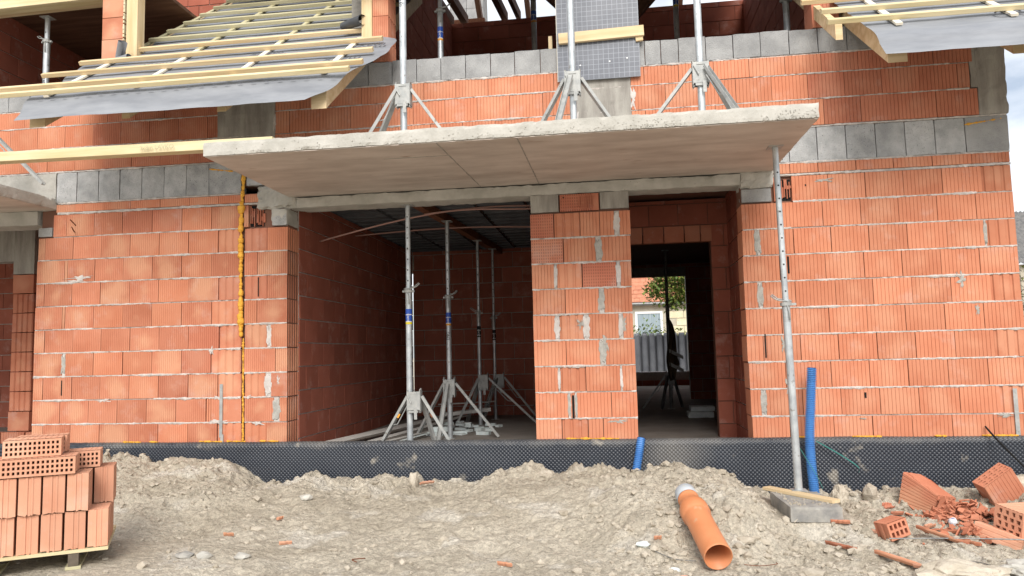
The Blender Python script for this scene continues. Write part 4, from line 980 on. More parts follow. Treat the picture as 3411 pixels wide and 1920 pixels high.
# ------------------------------------------------------------------ steel props and tripods
def text_on(parent, s, size, p, mat_, vertical=True, name='printed_text'):
    B = Matrix.Translation(p)@Matrix.Rotation(rad(90), 4, 'X')@(Matrix.Rotation(rad(90), 4, 'Z') if vertical else Matrix.Identity(4))
    return text(s, mat_, size, B, name, parent)
def prop(x, y, z0, z1, zc, label, r=.030, lean=(0, 0), handle=1, sticker='blue', mats='steel', holes=True, base=True, rr_=None, txt=None):
    o = empty('steel_prop', (x, y, z0), label, 'prop', 'adjustable steel props')
    H_ = z1-z0; C_ = zc-z0; m = M[mats]; ri = r*.80
    def P_(z): return Vector((lean[0]*z/H_, lean[1]*z/H_, z))
    mb = MB(); mb.tube([P_(.006), P_(C_)], r, 16); mb.ob('outer_tube', m, o, smooth=False)
    mb = MB(); mb.tube([P_(C_-.02), P_(H_-.006)], ri, 14); mb.ob('inner_tube', m, o)
    if holes:
        hb = MB(); k = C_+.12
        while k < H_-.12: p = P_(k); hb.tube([p+Vector((0, -ri-.001, 0)), p+Vector((0, -ri+.004, 0))], .0075, 8); k += .11
        hb.ob('pin_hole', M['black'], o, kind='stuff')
    mb = MB()
    for k in range(12): mb.tube([P_(C_-.13+k*.011), P_(C_-.126+k*.011)], r+.002, 14)
    mb.ob('thread', M['steel_dusty'], o)
    mb = MB(); mb.tube([P_(C_+.0), P_(C_+.028)], r+.014, 14)
    mb.box(-(r+.03), r+.03, -.012, .012, C_+.002, C_+.022, Matrix.Translation(P_(0)*0)); mb.ob('collar', M['steel_dusty'], o)
    mb = MB(); hx = handle
    mb.tube([(0, -r-.006, C_+.035), (hx*.05, -r-.010, C_+.040), (hx*.085, -r*.6, C_+.055), (hx*.118, -.01, C_+.085), (hx*.105, .004, C_+.095), (hx*.06, .01, C_+.06), (-hx*.035, .0, C_+.045), (-hx*(r+.008), -.02, C_+.035), (0, -r-.006, C_+.035)], .0055, 7)
    mb.tube([(0.0, -r-.008, C_+.01), (.012, -r-.012, C_-.05), (.016, -r-.010, C_-.12)], .005, 6)
    h_ = mb.ob('handle', M['steel_dusty'], o, smooth=True); h_.location = P_(C_)*1.0-Vector((0, 0, C_))
    mb = MB()
    if base: mb.box(-.06, .06, -.06, .06, 0, .006)
    mb.ob('base_plate', M['steel_dusty'], o)
    mb = MB(); pt = P_(H_); mb.box(pt.x-.06, pt.x+.06, pt.y-.06, pt.y+.06, H_-.006, H_)
    mb.ob('head_plate', M['steel_dusty'], o)
    if sticker:
        def ring(za, zb, mm, nm='label_band'):
            q = MB(); q.tube([P_(za), P_(zb)], r+.0012, 16, cap=False); q.ob(nm, M[mm], o)
        s0 = C_-.17
        main = {'blue': 'blue_print', 'orange': 'blue_print', 'black': 'black'}[sticker]
        ring(s0-.055, s0, main); ring(s0-.062, s0-.055, 'white_print'); ring(s0-.125, s0-.062, main); ring(s0-.133, s0-.125, 'white_print')
        ring(s0-.155, s0-.134, 'yellow_print' if sticker == 'blue' else ('orange_print' if sticker == 'orange' else 'black'))
        text_on(o, 'EUREX', .026, P_(s0-.125)+Vector((.010, -r-.002, 0)), M['white_print'])
    if txt: text_on(o, txt, .05, P_(C_-.50)+Vector((.014, -r-.002, 0)), M['ink_dark'])
    return o

def tripod(x, y, z, feet, label, h=.66, off=(0, 0), mats='steel_dusty', sticker=False):
    o = empty('folding_tripod', (x, y, z), label, 'tripod', 'folding tripods holding the props')
    m = M[mats]; cl = MB(); t = .004
    # clamp: back plate with two side channels and top/bottom lugs
    cl.box(-.064, .064, .036, .042, h-.20, h-.01); cl.box(-.03, .03, -.045, -.040, h-.19, h-.01)
    for sx in (-1, 1):
        cl.box(sx*.066-t, sx*.066+t, -.042, .044, h-.20, h); cl.box(min(sx*.066, sx*.030), max(sx*.066, sx*.030), -.046, -.038, h-.19, h-.005)
        cl.tube([(sx*.062, -.035, h+.004), (sx*.066, .0, h+.020), (sx*.062, .035, h+.004)], .008, 6)
        cl.tube([(sx*.062, -.03, h-.21), (sx*.062, .03, h-.21)], .007, 6)
    cl.box(-.035, .035, -.050, -.044, h-.03, h-.008); cl.box(-.05, .05, -.052, -.044, h-.215, h-.195)
    cl.ob('clamp', m, o)
    lv = MB(); lv.box(.01, .04, -.066, -.058, h-.28, h-.18); lv.tube([(-.06, -.05, h-.04), (-.02, -.06, h-.12)], .006, 6); lv.ob('clamp_lever', m, o)
    for i, (fx_, fy_) in enumerate(feet):
        d = Vector((fx_, fy_, 0)); dn = d.normalized(); top = Vector((dn.x*.062, dn.y*.062, h-.06)); bot = Vector((fx_, fy_, .004))
        ax = (bot-top).normalized(); side = ax.cross(Vector((0, 0, 1))).normalized(); fr = side.cross(ax).normalized()
        leg = MB(); w_, d_, t_ = .052, .026, .004
        def pr(pts_):
            vs = [top+side*a+fr*b for a, b in pts_]+[bot+side*a+fr*b for a, b in pts_]
            n_ = len(pts_); leg.add(vs, [tuple(range(n_)), tuple(range(n_, 2*n_))]+[(k, (k+1) % n_, n_+(k+1) % n_, n_+k) for k in range(n_)])
        pr([(-w_/2, 0), (w_/2, 0), (w_/2, t_), (-w_/2, t_)]); pr([(-w_/2, t_), (-w_/2+t_, t_), (-w_/2+t_, d_), (-w_/2, d_)]); pr([(w_/2-t_, t_), (w_/2, t_), (w_/2, d_), (w_/2-t_, d_)])
        leg.ob('leg', m, o)
        if i == 0:
            mid = top.lerp(bot, .45); b_ = MB(); b_.tube([top.lerp(bot, .12)+side*.02+fr*-.02, mid+fr*-.035, top.lerp(bot, .5)], .006, 6); b_.ob('stay', m, o)
        if sticker and i < 2:
            p = top.lerp(bot, .33); q = MB(); sM = Matrix.Translation(p-Vector((0, .019, 0)))@Matrix.Rotation(math.atan2(ax.x, -ax.z)*-1, 4, 'Y'); q.box(-.014, .014, -.001, .001, -.022, .022, sM); q.ob('coloured_tag', M['orange_print' if i == 0 else 'rust_and_hole_shade'], o)
    return o
TS = 2.674
prop(-1.03, -.85, TS, 5.6, 4.55, 'steel prop at the left end of the balcony slab, beside the dormer pier', r=.031, txt='10 KG', holes=False)
prop(.50, -.85, TS, 5.6, 5.0, 'steel prop on the balcony slab in front of the gridded panel', r=.031, holes=False)
prop(1.595, -.85, TS, 5.6, 4.65, 'steel prop at the right end of the balcony slab', r=.031, holes=False)
tripod(-1.03, -.85, TS, [(-.34, -.20), (-.40, .24), (.48, .03)], 'grey folding tripod at the left end of the balcony slab, its legs on the slab')
tripod(.50, -.85, TS, [(-.12, -.48), (-.42, .14), (.46, .14)], 'grey folding tripod on the balcony slab below the gridded panel')
tripod(1.595, -.85, TS, [(.27, -.38), (-.54, .05), (.40, .20)], 'grey folding tripod at the right end of the balcony slab')
prop(-.98, .45, UF, 5.18, 4.62, 'steel prop inside the upper opening next to the brick pier', r=.030, sticker='orange', holes=False)
prop(-.12, 2.2, UF, 6.2, 5.55, 'steel prop standing inside the attic left of the gridded panel', r=.036, sticker='orange', holes=False)
prop(1.72, 2.2, UF, 6.2, 5.60, 'steel prop standing inside the attic right of the gridded panel', r=.034, holes=False)
prop(2.88-.12, .9, UF, 5.43, 4.62, 'patched steel prop in the attic beside the far right pier', r=.034, sticker=None, holes=False)
prop(-5.62, .32, UF, 4.905, 4.60, 'steel prop under the timber lintel of the loggia at upper left', r=.034, handle=-1, sticker=None, txt='262')
prop(-1.285, .15, FZ, 2.434, 1.53, 'front steel prop under the lintel of the wide room opening, blue label', r=.031)
prop(-1.175, 1.5, FZ, 2.50, 1.56, 'second steel prop in the room, marked ENG, orange and blue label', r=.031, sticker='orange', txt='ENG')
prop(-1.10, 3.1, FZ, 2.50, 1.45, 'third steel prop in the dark room, handle to the left', r=.027, sticker='black', handle=-1)
prop(-1.03, 4.0, FZ, 2.50, 1.42, 'rearmost perforated steel prop in the dark room', r=.024, sticker='black')
tripod(-1.285+.05, .15, FZ, [(-.42, .10), (.40, .06), (.17, .20)], 'tripod round the front prop in the wide room opening, with coloured tags', h=.63, sticker=True)
tripod(-1.175, 1.5, FZ, [(-.06, -.34), (-.44, .16), (.56, .05)], 'tripod round the second prop in the room, one leg towards the viewer', h=.70)
tripod(-1.05, 3.1, FZ, [(.72, .08), (-.36, -.15), (-.30, .3)], 'tripod round the third prop in the dark room', h=.70)
tripod(-.96, 4.0, FZ, [(.55, .05), (-.3, .2), (-.2, -.3)], 'rearmost tripod at the back of the dark room', h=.68)
prop(1.70, 5.6, FZ, 2.58, 1.6, 'dark steel prop in the middle room seen through the doorway', r=.032, sticker=None, mats='steel_dark')
tripod(1.70, 5.6, FZ, [(-.46, .0), (.20, .25), (-.16, -.20)], 'dark tripod in the middle room seen through the doorway', h=.62, mats='steel_dark')
prop(2.205, -.878, -.262, 2.552, 1.22, 'outdoor steel prop holding up the right end of the balcony slab', r=.031, lean=(-.035, 0), sticker=None, handle=-1)
tripod(-5.50, -.65, TS, [(.66, .06), (-.3, .3), (-.3, -.3)], 'tripod leg on the left balcony slab at the picture edge', h=.66)
prop(-5.50, -.65, TS, 5.0, 4.2, 'steel prop on the left balcony slab beyond the picture edge', r=.031, sticker=None)

# ------------------------------------------------------------------ things on and around the building
o = beam('timber_beam', (-6.6, -1.40, 2.735), (-2.03, -1.33, 2.722), .10, .085, M['timber_yellow'], None)
tag(o, 'long yellow timber beam laid across the two balcony slabs', 'beam')
bm_ = text('3x8m LAVKO', M['timber_green'], .055, Matrix.Translation((-3.22, -1.42, 2.705))@Matrix.Rotation(rad(90), 4, 'X'), 'written_note', None)
bm_.parent = o; bm_.matrix_parent_inverse = o.matrix_local.inverted()
fp = empty('formwork_panel', (0.725, -.03, 3.56), 'dark formwork panel with white grid leaning on the upper wall, plank nailed across', 'panel')
mb = MB(); mb.box(-.405, .405, -.012, .009, 0, 1.6); mb.ob('board', M['film'], fp)
mb = MB(); mb.box(-.409, -.4052, -.012, .009, 0, 1.6); mb.ob('edge_band', M['timber_pale'], fp)
pl = beam('plank', (-.385, -.035, .425), (.45, -.035, .445), .04, .105, M['timber'], fp)
wb = MB()
for x_, z_ in ((-.18, .15), (.11, .17), (.28, .19), (-.2, .45), (.2, .46)): wb.tube([(x_, -.012, z_), (x_, -.016, z_)], .008, 10)
wb.ob('plug', M['white_print'], fp)
beam('plank', (.37, -.02, .37), (.44, -.02, .375), .03, .05, M['timber'], fp)

# floor slab under the prop and its plank
def rot_box_obj(name, L, W_, H_, loc, rz, m, rough=.004, chip=.004, rx=0, ry=0, step=.04):
    mb = MB(); rough_box(mb, -L/2, L/2, -W_/2, W_/2, -H_, 0, step, rough, 10, chip=chip)
    o = mb.ob(name, m); o.location = loc; o.rotation_euler = (rx, ry, rz); return o
o = rot_box_obj('concrete_paver', .37, .62, .11, (2.19, -1.11, -.285), rad(2), M['paver'], rough=.003, chip=.003, step=.02); tag(o, 'thick grey concrete slab in the earth under the outdoor prop', 'slab')
o = beam('plank', (1.985, -.72, -.272), (2.38, -1.27, -.272), .085, .026, M['timber']); tag(o, 'short plank lying on the concrete slab under the prop foot', 'plank')

mb = MB(); rr = random.Random(31)
for k in range(70):
    x_, y_, s_ = rr.uniform(-.16, .16), rr.uniform(-.28, .28), rr.uniform(.003, .011)
    mb.prism([(x_+s_*math.cos(a)*rr.uniform(.6, 1.2), y_+s_*math.sin(a)*rr.uniform(.6, 1.2)) for a in (0, 1.3, 2.5, 3.8, 5.0)], .0, .003+s_*.7)
cr2 = mb.ob('crumbs', M['clod'], bpy.data.objects['concrete_paver'], kind='stuff')
# blue corrugated pipes
def corrugated(name, pts, r, label):
    pts = [Vector(p) for p in pts]; L = [0]
    for a, b in zip(pts[:-1], pts[1:]): L.append(L[-1]+(b-a).length)
    def at(s):
        for i in range(len(pts)-1):
            if s <= L[i+1]+1e-6: return pts[i].lerp(pts[i+1], (s-L[i])/(L[i+1]-L[i]))
        return pts[-1]
    P_ = []; rr = []; s = 0; pitch_ = .0165
    while s < L[-1]:
        for f_, q in ((0, 0), (.12, -.008), (.5, -.008), (.62, 0)):
            if s+f_*pitch_ < L[-1]: P_.append(at(s+f_*pitch_)); rr.append(r+q)
        s += pitch_
    mb = MB(); mb.tube(P_, rr, 18, cap=False)
    # open top: inner wall
    mb.tube([P_[0], P_[min(30, len(P_)-1)]], r-.008, 18, cap=False)
    o = mb.ob(name, M['blue_pipe']); tag(o, label, 'pipe'); return o
def smooth_pts(P_, n=12):
    out = []; P_ = [Vector(p) for p in P_]; Q = [P_[0]]+P_+[P_[-1]]
    for i in range(1, len(Q)-2):
        for k in range(n):
            t = k/n; a, b, c, d = Q[i-1], Q[i], Q[i+1], Q[i+2]
            out.append(.5*((2*b)+(c-a)*t+(2*a-5*b+4*c-d)*t*t+(3*b-a-3*c+d)*t**3))
    out.append(P_[-1]); return out
corrugated('blue_pipe', smooth_pts([(2.530, -.20, .695), (2.505, -.20, .40), (2.478, -.20, .08), (2.480, -.20, -.2), (2.50, -.20, -.50)]), .043, 'tall blue corrugated pipe standing beside the outdoor prop')
corrugated('blue_pipe', smooth_pts([(1.000, -.10, .07), (.982, -.13, -.02), (.955, -.15, -.16), (.92, -.17, -.32)], 8), .040, 'short blue corrugated pipe in front of the dimpled membrane below the doorway')

# orange sewer pipe
pipe = empty('sewer_pipe', (1.36, -2.45, -.375), 'orange sewer pipe with grey cap lying on the earth mound', 'pipe')
ax = (Vector((1.255, -1.78, -.160))-Vector((1.36, -2.45, -.375))); Lp = ax.length; axn = ax.normalized()
pipe.rotation_mode = 'QUATERNION'; pipe.rotation_quaternion = axn.to_track_quat('Z', 'Y')
def lathe(mb, prof, n=40):
    vs = []; fs = []
    for (r_, z_) in prof:
        for k in range(n): vs.append((r_*math.cos(2*math.pi*k/n), r_*math.sin(2*math.pi*k/n), z_))
    for i in range(len(prof)-1):
        for k in range(n): fs.append((i*n+k, i*n+(k+1) % n, (i+1)*n+(k+1) % n, (i+1)*n+k))
    mb.add(vs, fs)
mb = MB(); lathe(mb, [(.080, .50), (.082, .0), (.086, -.001), (.0885, .003), (.088, .02), (.087, .30), (.087, .46), (.091, .475), (.097, .485), (.098, .56), (.094, .58), (.072, .635), (.070, .69), (.074, .695), (.074, .71), (.064, .713), (.062, .55)])
mb.ob('pipe_body', M['orange_pipe'], pipe, smooth=True)
mb = MB(); lathe(mb, [(.062, .70), (.062, .716), (.073, .718), (.074, .80), (.070, .805), (.03, .808), (.001, .808)]); mb.ob('end_cap', M['grey_cap'], pipe, smooth=True)

# rebar, wires, straps
mb = MB(); P_ = [(2.62+.95*t*1.0+1.2*t, -1.72-.02*math.sin(t*3), gz(2.62, -1.72)+.045+.03*math.sin(t*4)*.3+.005) for t in np.linspace(0, 1, 20)]
P_ = []
for i in range(120):
    t = i/119; P_.append((2.62+2.0*t, -1.62-.10*t, -.455+.012*math.sin(t*5)))
mb.tube(P_, [.0042 if i % 2 else .0054 for i in range(120)], 8); o = mb.ob('rebar', M['steel_dark']); tag(o, 'long grey steel rebar lying across the broken bricks at right', 'rebar')
def wire(name, pts, r, m, label, cat):
    mb = MB(); mb.tube(smooth_pts(pts, 8), r, 6); o = mb.ob(name, m, smooth=True); return tag(o, label, cat)
wire('cable', [(4.02, -.02, .14), (4.06, -.16, .02), (4.13, -.30, -.12), (4.26, -.36, -.30)], .008, M['black'], 'black cable hanging over the membrane at the right end', 'cable')
wire('wire', [(2.93, -1.95, gz(2.93, -1.95)+.01), (3.02, -2.05, gz(3.02, -2.05)+.02), (3.1, -2.2, gz(3.1, -2.2)+.01), (3.25, -2.32, gz(3.25, -2.32)+.02)], .003, M['steel_dark'], 'thin dark wire curling over the earth below the broken bricks', 'wire')
wire('wire', [(.95, -2.2, gz(.95, -2.2)+.01), (1.1, -2.28, gz(1.1, -2.28)+.015), (1.24, -2.30, gz(1.24, -2.30)+.008)], .0025, M['steel_dark'], 'thin wire on the earth left of the orange pipe', 'wire')
wire('wire', [(1.52, -2.38, gz(1.52, -2.38)+.01), (1.62, -2.36, gz(1.62, -2.36)+.01), (1.72, -2.33, gz(1.72, -2.33)+.02), (1.74, -2.22, gz(1.74, -2.22)+.03)], .0025, M['rust_and_hole_shade'], 'thin rusty wire on the earth right of the orange pipe mouth', 'wire')
wire('wire', [(-.93, -2.42, gz(-.93, -2.42)+.02), (-.98, -2.36, gz(-.98, -2.36)+.03), (-.92, -2.28, gz(-.92, -2.28)+.01)], .004, M['rust_and_hole_shade'], 'short bent rusty wire on the earth at the bottom centre left', 'wire')
def strap(pts, w, label):
    pts = smooth_pts(pts, 10); mb = MB(); vs = []; fs = []
    for i, p in enumerate(pts): vs += [p+Vector((0, 0, w/2)), p-Vector((0, 0, w/2))]
    vs2 = [v+Vector((0, .002, 0)) for v in vs]; n = len(vs)
    for i in range(len(pts)-1): a = 2*i; fs += [(a, a+1, a+3, a+2), (n+a, n+a+2, n+a+3, n+a+1), (a, a+2, n+a+2, n+a), (a+1, n+a+1, n+a+3, a+3)]
    mb.add(vs+vs2, fs); o = mb.ob('packing_strap', M['green_strap']); return tag(o, label, 'strap')
strap([(2.56, -.09, .03), (2.66, -.11, -.03), (2.80, -.12, -.12), (2.90, -.12, -.20), (2.905, -.10, -.25)], .011, 'green plastic strap on the membrane right of the tall blue pipe')
strap([(2.37, -.26, .0), (2.44, -.262, -.13), (2.50, -.264, -.24), (2.55, -.26, -.36)], .010, 'green plastic strap crossing in front of the tall blue pipe')

# ------------------------------------------------------------------ hollow bricks
def hollow(L, H_, D, nx_, nz_, holes=True, m=None, name='hollow_brick', ribs=True, broken=0, stag=0, hole_w=.55, hole_h=.62, seed=0, hrib=False):
    """front (y=0) shows a grid of openings; size L x D(depth) x H"""
    mb = MB(); rr = random.Random(seed); e = .009
    cw = (L-2*e)/nx_; chh = (H_-2*e)/nz_
    dp = min(.07, D*.45)
    def quad(a, b, c, d): mb.add([a, b, c, d], [(0, 1, 2, 3)])
    xs_ = [0, e]; 
    # border
    mb.add([(0, 0, 0), (L, 0, 0), (L, 0, e), (0, 0, e)], [(0, 1, 2, 3)]); mb.add([(0, 0, H_-e), (L, 0, H_-e), (L, 0, H_), (0, 0, H_)], [(0, 1, 2, 3)])
    mb.add([(0, 0, e), (e, 0, e), (e, 0, H_-e), (0, 0, H_-e)], [(0, 1, 2, 3)]); mb.add([(L-e, 0, e), (L, 0, e), (L, 0, H_-e), (L-e, 0, H_-e)], [(0, 1, 2, 3)])
    for j in range(nz_):
        for i in range(nx_):
            x0_, z0_ = e+i*cw, e+j*chh; x1_, z1_ = x0_+cw, z0_+chh
            a0, a1 = x0_+cw*(1-hole_w)/2, x1_-cw*(1-hole_w)/2; b0, b1 = z0_+chh*(1-hole_h)/2, z1_-chh*(1-hole_h)/2
            if stag and j % 2: a0 += cw*.3; a1 = min(a1+cw*.3, x1_-.001)
            O = [(x0_, 0, z0_), (x1_, 0, z0_), (x1_, 0, z1_), (x0_, 0, z1_)]; I = [(a0, 0, b0), (a1, 0, b0), (a1, 0, b1), (a0, 0, b1)]; B = [(p[0], dp, p[2]) for p in I]
            mb.mi = 0
            mb.add(O+I+B, [(0, 1, 5, 4), (1, 2, 6, 5), (2, 3, 7, 6), (3, 0, 4, 7), (4, 5, 9, 8), (5, 6, 10, 9), (6, 7, 11, 10), (7, 4, 8, 11)])
            mb.mi = 1; mb.add(B, [(0, 1, 2, 3)]); mb.mi = 0
    # body: top and bottom ribbed along y, sides
    nr = max(1, int(L/.03)) if ribs else 1
    for zz, sg in ((H_, 1), (0, -1)):
        for i in range(nr):
            a, b = L*i/nr, L*(i+1)/nr; q = .003*sg
            if ribs: mb.add([(a, 0, zz), (a+.004, 0, zz+q), (b-.004, 0, zz+q), (b, 0, zz), (a, D, zz), (a+.004, D, zz+q), (b-.004, D, zz+q), (b, D, zz)], [(0, 1, 5, 4), (1, 2, 6, 5), (2, 3, 7, 6)])
            else: mb.add([(a, 0, zz), (b, 0, zz), (b, D, zz), (a, D, zz)], [(0, 1, 2, 3)])
    for xx in (0, L):
        sg = 1 if xx else -1; ys_ = [(0, 0), (D*.25, 0), (D*.3, .008), (D*.45, .008), (D*.5, 0), (D*.7, 0), (D*.75, .008), (D*.9, .008), (D, 0)]
        for (y0_, q0), (y1_, q1) in zip(ys_[:-1], ys_[1:]): mb.add([(xx-sg*q0, y0_, 0), (xx-sg*q1, y1_, 0), (xx-sg*q1, y1_, H_), (xx-sg*q0, y0_, H_)], [(0, 1, 2, 3)])
    if hrib:
        nr_ = 9
        for i in range(nr_):
            a, b = H_*i/nr_, H_*(i+1)/nr_
            mb.add([(-.001, 0, a), (-.007, 0, a+.006), (-.007, 0, b-.004), (-.001, 0, b), (-.001, D, a), (-.007, D, a+.006), (-.007, D, b-.004), (-.001, D, b)], [(0, 4, 5, 1), (1, 5, 6, 2), (2, 6, 7, 3)])
    mb.add([(0, D, 0), (L, D, 0), (L, D, H_), (0, D, H_)], [(0, 1, 2, 3)])
    return mb.mesh(name, [m or M['brick_pale'], M['rust_and_hole_shade']])  # second material darkens the ends of the openings as painted depth shade

# pallet with its load (local frame: x along the front, y away from the viewer)
PR = Matrix.Translation((-2.60, -2.55, 0))@Matrix.Rotation(rad(32), 4, 'Z')
def pl_obj(o, x_, y_, z_, rz=0):
    o.matrix_local = PR@Matrix.Translation((x_, y_, z_))@Matrix.Rotation(rz, 4, 'Z'); return o
pal = empty('pallet', (0, 0, 0), 'wooden pallet under the stacked hollow bricks at lower left', 'pallet'); pal.matrix_local = PR@Matrix.Translation((0, 0, -.455))
for k in range(7):
    mb = MB(); mb.box(-1.15, 0, k*.105, k*.105+.09, .105, .125); mb.ob('deck_board', M['timber_yellow'], pal)
for xx in (-.20, -.66, -1.1):
    for yy in (.005, .32, .62):
        mb = MB(); mb.box(xx-.03, xx+.03, yy, yy+.09, .02, .1048); mb.ob('block', M['bark'], pal)
    mb = MB(); mb.box(xx-.045, xx+.045, 0, .72, .0, .0198); mb.ob('bottom_board', M['timber_green'], pal)
zt = -.455+.126
def stand_mesh(w, h_, d, seed):
    mb = MB(); rr = random.Random(seed)
    # front with one pair of vertical ridges, chipped lower edge
    prof = [(0, 0), (w*.30, 0), (w*.33, -.004), (w*.42, -.004), (w*.45, .002), (w*.55, .002), (w*.58, -.004), (w*.66, -.004), (w*.70, 0), (w, 0), (w, d), (0, d)]
    n = len(prof); lv = [0, .02, h_-.012, h_]
    vs = []; fs = []
    for li, z_ in enumerate(lv):
        for i, (a, b) in enumerate(prof):
            vs.append((a, b, z_+(rr.uniform(-.004, .010) if li == 0 and i < 10 else (rr.uniform(-.003, .002) if li == 3 else 0))))
    for li in range(3):
        for i in range(n): fs.append((li*n+i, li*n+(i+1) % n, (li+1)*n+(i+1) % n, (li+1)*n+i))
    mb.add(vs, fs)
    # top face cells: rim plus recessed openings
    nx_, ny_ = 3, 8; top = h_
    for i in range(nx_):
        for j in range(ny_):
            x0_, x1_ = w*i/nx_, w*(i+1)/nx_; y0_, y1_ = d*j/ny_, d*(j+1)/ny_; ax_, ay_ = .006, .005
            O = [(x0_, y0_, top), (x1_, y0_, top), (x1_, y1_, top), (x0_, y1_, top)]; I = [(x0_+ax_, y0_+ay_, top), (x1_-ax_, y0_+ay_, top), (x1_-ax_, y1_-ay_, top), (x0_+ax_, y1_-ay_, top)]; B = [(p[0], p[1], top-.03) for p in I]
            mb.add(O+I+B, [(0, 1, 5, 4), (1, 2, 6, 5), (2, 3, 7, 6), (3, 0, 4, 7), (4, 5, 9, 8), (5, 6, 10, 9), (6, 7, 11, 10), (7, 4, 8, 11)])
            mb.mi = 1; mb.add(B, [(0, 1, 2, 3)]); mb.mi = 0
    return mb.mesh('hollow_brick', [M['brick_pale'], M['rust_and_hole_shade']])  # dark brown floors of the openings are shade put into the colour
BW = .118
nm_ = ['rightmost', 'second from the right', 'third from the right', 'fourth from the right', 'fifth from the right', 'sixth from the right', 'seventh from the right', 'eighth from the right']
grp = 'hollow bricks on the pallet'
for k in range(7):
    if k == 0: x_ = -.122
    else: x_ = -.122-k*.1325
    o = link('hollow_brick', stand_mesh(BW, .243, .24, k)); pl_obj(o, x_, .01+R.uniform(-.006, .006), zt, rad(R.uniform(-1, 1))); tag(o, 'upright hollow brick in the lower front row on the pallet, '+nm_[k], 'brick', grp)
for k in range(6):
    o = link('hollow_brick', stand_mesh(BW+.004, .243, .24, 20+k)); pl_obj(o, -.245-k*.1345, -.004+R.uniform(-.006, .006), zt+.246, rad(R.uniform(-1, 1))); tag(o, 'upright hollow brick in the upper front row on the pallet, '+nm_[k], 'brick', grp)
for k in range(4):
    o = link('hollow_brick', stand_mesh(BW, .243, .24, 40+k)); pl_obj(o, -.122-k*.1325, .27, zt, rad(R.uniform(-1, 1))); tag(o, 'upright hollow brick in the lower back row on the pallet, '+nm_[k], 'brick', grp)
    o = link('hollow_brick', stand_mesh(BW, .243, .24, 50+k)); pl_obj(o, -.112-k*.133, .262, zt+.246, rad(R.uniform(-1, 1))); tag(o, 'upright hollow brick in the upper back row on the pallet, '+nm_[k], 'brick', grp)
z2 = zt+.495
o = link('hollow_brick', hollow(.50, .112, .238, 18, 3)); pl_obj(o, -.70, -.02, z2, rad(0)); tag(o, 'long hollow brick lying on top of the stack, three rows of holes facing the viewer', 'brick', grp)
o = link('hollow_brick', hollow(.22, .112, .20, 8, 3)); o.matrix_local = PR@Matrix.Translation((-.30, .26, z2))@Matrix.Rotation(rad(0), 4, 'Z'); tag(o, 'shorter hollow brick lying at the back right of the stack top', 'brick', grp)
o = link('hollow_brick', hollow(.325, .112, .20, 12, 3)); pl_obj(o, -.615, .03, z2+.118, rad(2)); tag(o, 'topmost hollow brick of the stack with square holes to the front', 'brick', grp)
o = link('hollow_brick', hollow(.30, .112, .15, 11, 3)); pl_obj(o, -.58, .235, z2+.120, rad(0)); tag(o, 'hollow brick behind the topmost one on the stack', 'brick', grp)
for o in [q for q in scene.objects if q.name.startswith('hollow_brick')]:
    o.data.materials[0] = M['brick_pale']

# broken bricks at the right ------------------------------------------------------------------------
def place(o, loc, rot): o.location = loc; o.rotation_euler = tuple(rad(a) for a in rot); return o
def axes(o, p, yd, xd):
    yv = Vector(yd).normalized(); xv = Vector(xd); xv = (xv-yv*xv.dot(yv)).normalized(); zv = xv.cross(yv)
    o.matrix_local = Matrix(((xv.x, yv.x, zv.x, p[0]), (xv.y, yv.y, zv.y, p[1]), (xv.z, yv.z, zv.z, p[2]), (0, 0, 0, 1))); return o
GB_ = 'broken bricks in the rubble'
me = hollow(.21, .27, .33, 4, 8, stag=1, hole_w=.74, hole_h=.38, m=M['brick'], seed=1, hrib=True)
for v_ in me.vertices:      # broken slanting top
    f_ = .60+.40*min(1, v_.co.y/.30); v_.co.z *= f_
    if v_.co.z > .1 and .02 < v_.co.y: v_.co.z += .006*noise.noise(v_.co*40)
o = axes(link('broken_brick', me), (3.245, -.80, -.475), (-.50, .85, .10), (.87, .42, -.20)); tag(o, 'large broken clay block with slotted holes tilted against the membrane', 'brick', GB_)
me = hollow(.27, .14, .36, 5, 4, stag=1, hole_w=.70, hole_h=.5, m=M['brick'], seed=2)
o = axes(link('broken_brick', me), (3.66, -.72, -.27), (.52, .25, -.80), (1, .15, .35)); tag(o, 'clay block tipped up with its holed end on top, behind the rubble', 'brick', GB_)
me = hollow(.22, .19, .48, 4, 4, stag=1, hole_w=.62, hole_h=.7, m=M['brick_pale'], seed=3)
o = axes(link('broken_brick', me), (3.42, -1.34, -.455), (.93, .40, -.04), (.35, -.9, -.14)); tag(o, 'pale broken clay block with big openings at the right edge', 'brick', GB_)
o = link('broken_brick', hollow(.10, .12, .30, 2, 4, hole_w=.6, hole_h=.7, m=M['brick_pale'], seed=4)); axes(o, (3.24, -1.42, -.47), (.62, -.55, -.22), (-.1, .3, .9)); tag(o, 'narrow split brick leaning below the pale block', 'brick', 'broken bricks in the rubble')
o = link('broken_brick', hollow(.16, .12, .14, 4, 2, hole_w=.6, hole_h=.7, m=M['brick'], seed=5)); place(o, (2.66, -1.56, -.49), (-6, -14, 20)); tag(o, 'small broken brick corner with square holes on the earth left of the rubble', 'brick', 'broken bricks in the rubble')
o = link('broken_brick', hollow(.12, .10, .14, 3, 2, hole_w=.6, hole_h=.7, m=M['brick_pale'], seed=6)); place(o, (3.42, -1.93, -.50), (30, 10, -30)); tag(o, 'small yellowish broken brick with slots near the right edge', 'brick', 'broken bricks in the rubble')

